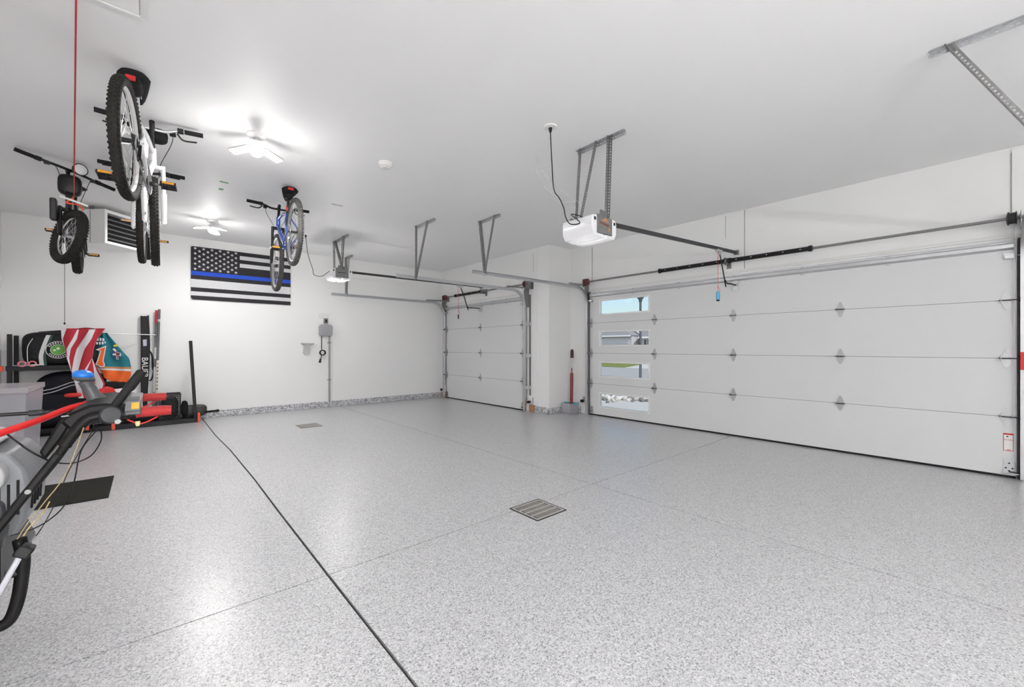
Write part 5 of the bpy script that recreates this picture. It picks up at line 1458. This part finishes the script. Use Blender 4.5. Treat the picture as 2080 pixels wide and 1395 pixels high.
# wheels, auger housing, chute (mostly outside the frame)
for y in (2.17, 2.76):
    b = B().torus((-.72, y, .19), (0, 1, 0), .13, .06, 40, 12)
    for i in range(26):
        a = 2 * PI * i / 26; b.box((-.72 + .185 * math.cos(a), y, .19 + .185 * math.sin(a)), (.016, .10, .012), Matrix.Rotation(-a + PI / 2, 3, 'Y'))
    w_ = b.out('wheel', M_RUBBER, t)
    B().lathe((-.72, y, .19), (0, 1, 0), [(.085, -.03), (.085, .03), (.03, .035)], 20).out('wheel_rim', M_GRY2, w_)
b = B()
arc = [(-1.40 + .02, .02)] + [(-1.12 + .26 * math.cos(math.radians(a)) * -1, .28 + .26 * math.sin(math.radians(a))) for a in range(60, -91, -15)][::-1][:0]
arc = [(-1.38, .03), (-1.02, .03), (-.93, .12), (-.90, .28), (-.94, .44), (-1.04, .53), (-1.38, .53), (-1.38, .50), (-1.05, .50), (-.97, .42), (-.935, .28), (-.96, .14), (-1.03, .06), (-1.38, .06)]
b.prism(arc, lambda a, c, q: V((a, q, c)), 2.12, 2.82)
for y in (2.115, 2.815): b.prism([(-1.40, .02), (-1.02, .02), (-.93, .12), (-.90, .28), (-.94, .44), (-1.04, .54), (-1.40, .54)], lambda a, c, q: V((a, q, c)), y, y + .012)
b.out('auger_housing', M_RED, t, bevel=.003)
b = B().cyl((-1.18, 2.13, .28), (-1.18, 2.81, .28), .02, n=12)
hx = [V((-1.18 + .19 * math.cos(i * .35), 2.15 + i * .64 / 60, .28 + .19 * math.sin(i * .35))) for i in range(61)]
b.tube(hx, .018, 8); b.out('auger', M_BLACK, t)
b = B().lathe((-1.02, YM, .53), (0, 0, 1), [(.09, 0), (.085, .03), (.07, .05), (.07, .24), (.06, .26)], 20); ch2 = b.out('chute', M_BLACK, t)
B().prism([(-1.09, .78), (-.95, .78), (-1.02, .92), (-1.16, .95)], lambda a, c, q: V((a, q, c)), YM - .06, YM + .06).out('chute_deflector', M_BLACK, ch2, bevel=.006)

# ================================================================== OUTSIDE
M_CONC = mat('driveway_concrete', (.50, .50, .49), .9, var=.06, vscale=3, bump=.2, bscale=80)
M_ASPH = mat('street_asphalt', (.34, .34, .34), .95, var=.1, vscale=5)
M_GRASS = mat('lawn_green', (.16, .19, .035), .95, var=.35, vscale=2.5, bump=.5, bscale=40)
M_SIDE = mat('siding_grey', (.46, .455, .46), .7, var=.03)
M_SHING = mat('roof_shingle', (.24, .235, .25), .9, var=.2, vscale=20, bump=.3, bscale=30)
zg = -.06
struct(B().bb((XS + .2, -25, zg - .2), (14.5, 40, zg)), 'driveway', M_CONC)
struct(B().bb((14.5, -40, zg - .2), (22.5, 70, zg - .02)), 'street', M_ASPH)
struct(B().bb((22.5, -40, zg - .2), (95, 90, zg)), 'far_driveway', M_CONC)
ln = B().prism([(19.9 + 2.8, 9.0 + 6.2), (26.5, 16.6), (34, 20.8), (42, 60), (22.6, 60)], lambda a, c, q: V((a, c, q)), zg, zg + .03).out('lawn', M_GRASS, kind='stuff'); ln['label'] = 'green lawn across the street'; ln['category'] = 'grass'
# bed of stones by the drive
b = B(); rnd = random.Random(5)
s0, s1 = onz(1206, 808, zg), onz(1330, 811, zg)
for i in range(420):
    q = rnd.uniform(-.25, 1.15); w_ = rnd.gauss(0, .22)
    p = s0.lerp(s1, q) + V((w_, w_ * .6, 0)); rr = rnd.uniform(.035, .085)
    b.ell((p.x, p.y, zg + rr * .4), (rr, rr * rnd.uniform(.7, 1.1), rr * .7), 7, 5, mi=rnd.randrange(3))
o = b.out('stone_bed', [mat('stone_a', (.48, .46, .43), .8), mat('stone_b', (.62, .61, .59), .8), mat('stone_c', (.20, .19, .185), .8)], kind='stuff')
o['label'] = 'bed of pale river stones along the driveway'; o['category'] = 'stones'
# lamp post
lp_ = onz(1301, 787, zg)
t = thing('lamp_post', 'dark lamp post standing outside beyond the door windows', 'lamp post', (lp_.x, lp_.y, zg))
hh = (onz(1301, 787, zg) - CP).dot(FW) * (V0 - 603) / FPX + CAMH
MP = mat('post_grey', (.10, .10, .105), .5)
B().lathe((lp_.x, lp_.y, zg), (0, 0, 1), [(.12, 0), (.12, .12), (.06, .16), (.042, .2), (.036, hh - zg - .16)], 14).out('post', MP, t)
B().lathe((lp_.x, lp_.y, hh - .17), (0, 0, 1), [(.04, 0), (.05, .03), (.06, .09), (.10, .13), (.105, .16), (.03, .17)], 14).out('lantern', MP, t)
# neighbour's house: an axis-aligned building facing the street
hx0 = 47.0
def hp2(u, v, x=hx0): return onx(u, v, x)
gy0, gy1 = hp2(1283, 690).y, hp2(1185, 690).y
t = thing('neighbour_house', 'grey neighbouring house with garage and shingled gables across the street', 'house', (hx0 + 5, (gy0 + gy1) / 2, zg))
ez = hp2(1250, 682).z
B().bb((hx0, gy0, zg), (hx0 + 9, gy1 + 3, ez)).out('garage_wall', M_SIDE, t)
# roof of the garage wing: slope rising away from the street
rx = hx0 + 4.5; rdg = onx(1249, 638.5, rx); rz = rdg.z; yl = gy1 + 3.5
v_ = [(hx0 - .5, gy0 - .1, ez), (hx0 + 9.5, gy0 - .1, ez), (hx0 + 9.5, yl, ez), (hx0 - .5, yl, ez), (rx, rdg.y, rz), (rx, yl, rz)]
B().add(v_, [(0, 3, 5, 4), (0, 4, 1), (1, 4, 5, 2), (2, 5, 3), (0, 1, 2, 3)]).out('garage_roof', M_SHING, t, ang=20)
B().bb((hx0 - .55, gy0 - .1, ez - .12), (hx0 - .45, gy1 + 3.5, ez + .04)).out('fascia', M_WHITE, t)
gd = B().bb((hx0 - .06, hp2(1278, 690).y, zg), (hx0, hp2(1205, 690).y, hp2(1250, 686.5).z)).out('garage_door', mat('far_door', (.50, .495, .50), .6), t)
for k in range(1, 4): B().bb((hx0 - .07, hp2(1278, 690).y, zg + k * .58), (hx0 - .058, hp2(1205, 690).y, zg + k * .58 + .03)).out('door_groove', mat('far_groove', (.33, .33, .34), .7), gd)
# gable set back behind the garage wing
gx = hx0 + 2.0
pk = hp2(1281, 662, gx); er_ = hp2(1311, 684.5, gx)
ga = er_.y; gm = pk.y; gl = 2 * gm - ga; gz0 = er_.z; gzt = pk.z
gwall = B().prism([(ga + .4, zg), (gl - .4, zg), (gl - .4, gz0 + .2), (gm, gzt - .1), (ga + .4, gz0 + .2)], lambda a, c, q: V((q, a, c)), gx, gx + 6).out('gable_wall', M_SIDE, t)
for k in range(16):
    z = zg + .25 + k * .24
    if z < gz0: B().bb((gx - .02, ga + .4, z), (gx, gl - .4, z + .03)).out('siding_board', mat('siding_edge', (.39, .385, .39), .7), gwall)
for ya_ in (ga, gl):
    B().prism([(ya_, gz0 - .02), (gm, gzt), (gm, gzt + .2), (ya_, gz0 + .18)], lambda a, c, q: V((q, a, c)), gx - .12, gx + 8).out('gable_roof', M_SHING, t)
    B().prism([(ya_, gz0 - .14), (gm, gzt - .12), (gm, gzt + .14), (ya_, gz0 + .12)], lambda a, c, q: V((q, a, c)), gx - .2, gx - .12).out('rake_board', M_WHITE, t)
# right-hand wing
wy1, wy0 = hp2(1313, 690, hx0 + 1).y, hp2(1345, 690, hx0 + 1).y
wz = hp2(1315, 684.5, hx0 + 1).z
B().bb((hx0 + 1, wy0, zg), (hx0 + 8, wy1 + 1, wz)).out('side_wall', M_SIDE, t)
B().prism([(hx0 + .4, wz - .1), (hx0 + 5, wz + 2.6), (hx0 + 9, wz - .1)], lambda a, c, q: V((a, q, c)), wy0 - .5, wy1 + 1).out('side_roof', M_SHING, t)
B().bb((hx0 + .33, wy0 - .5, wz - .16), (hx0 + .42, wy1 + .8, wz + .06)).out('fascia', M_WHITE, t)
for u0, u1 in ((1309, 1312.5), (1316, 1320)):
    w_ = B().bb((hx0 + .94, hp2(u1, 690, hx0 + 1).y, .3), (hx0 + .999, hp2(u0, 690, hx0 + 1).y, wz - .35)).out('window', mat('far_glass', (.10, .10, .115), .15), t)

for o in list(bpy.data.objects):
    if '_w' in o: del o['_w']
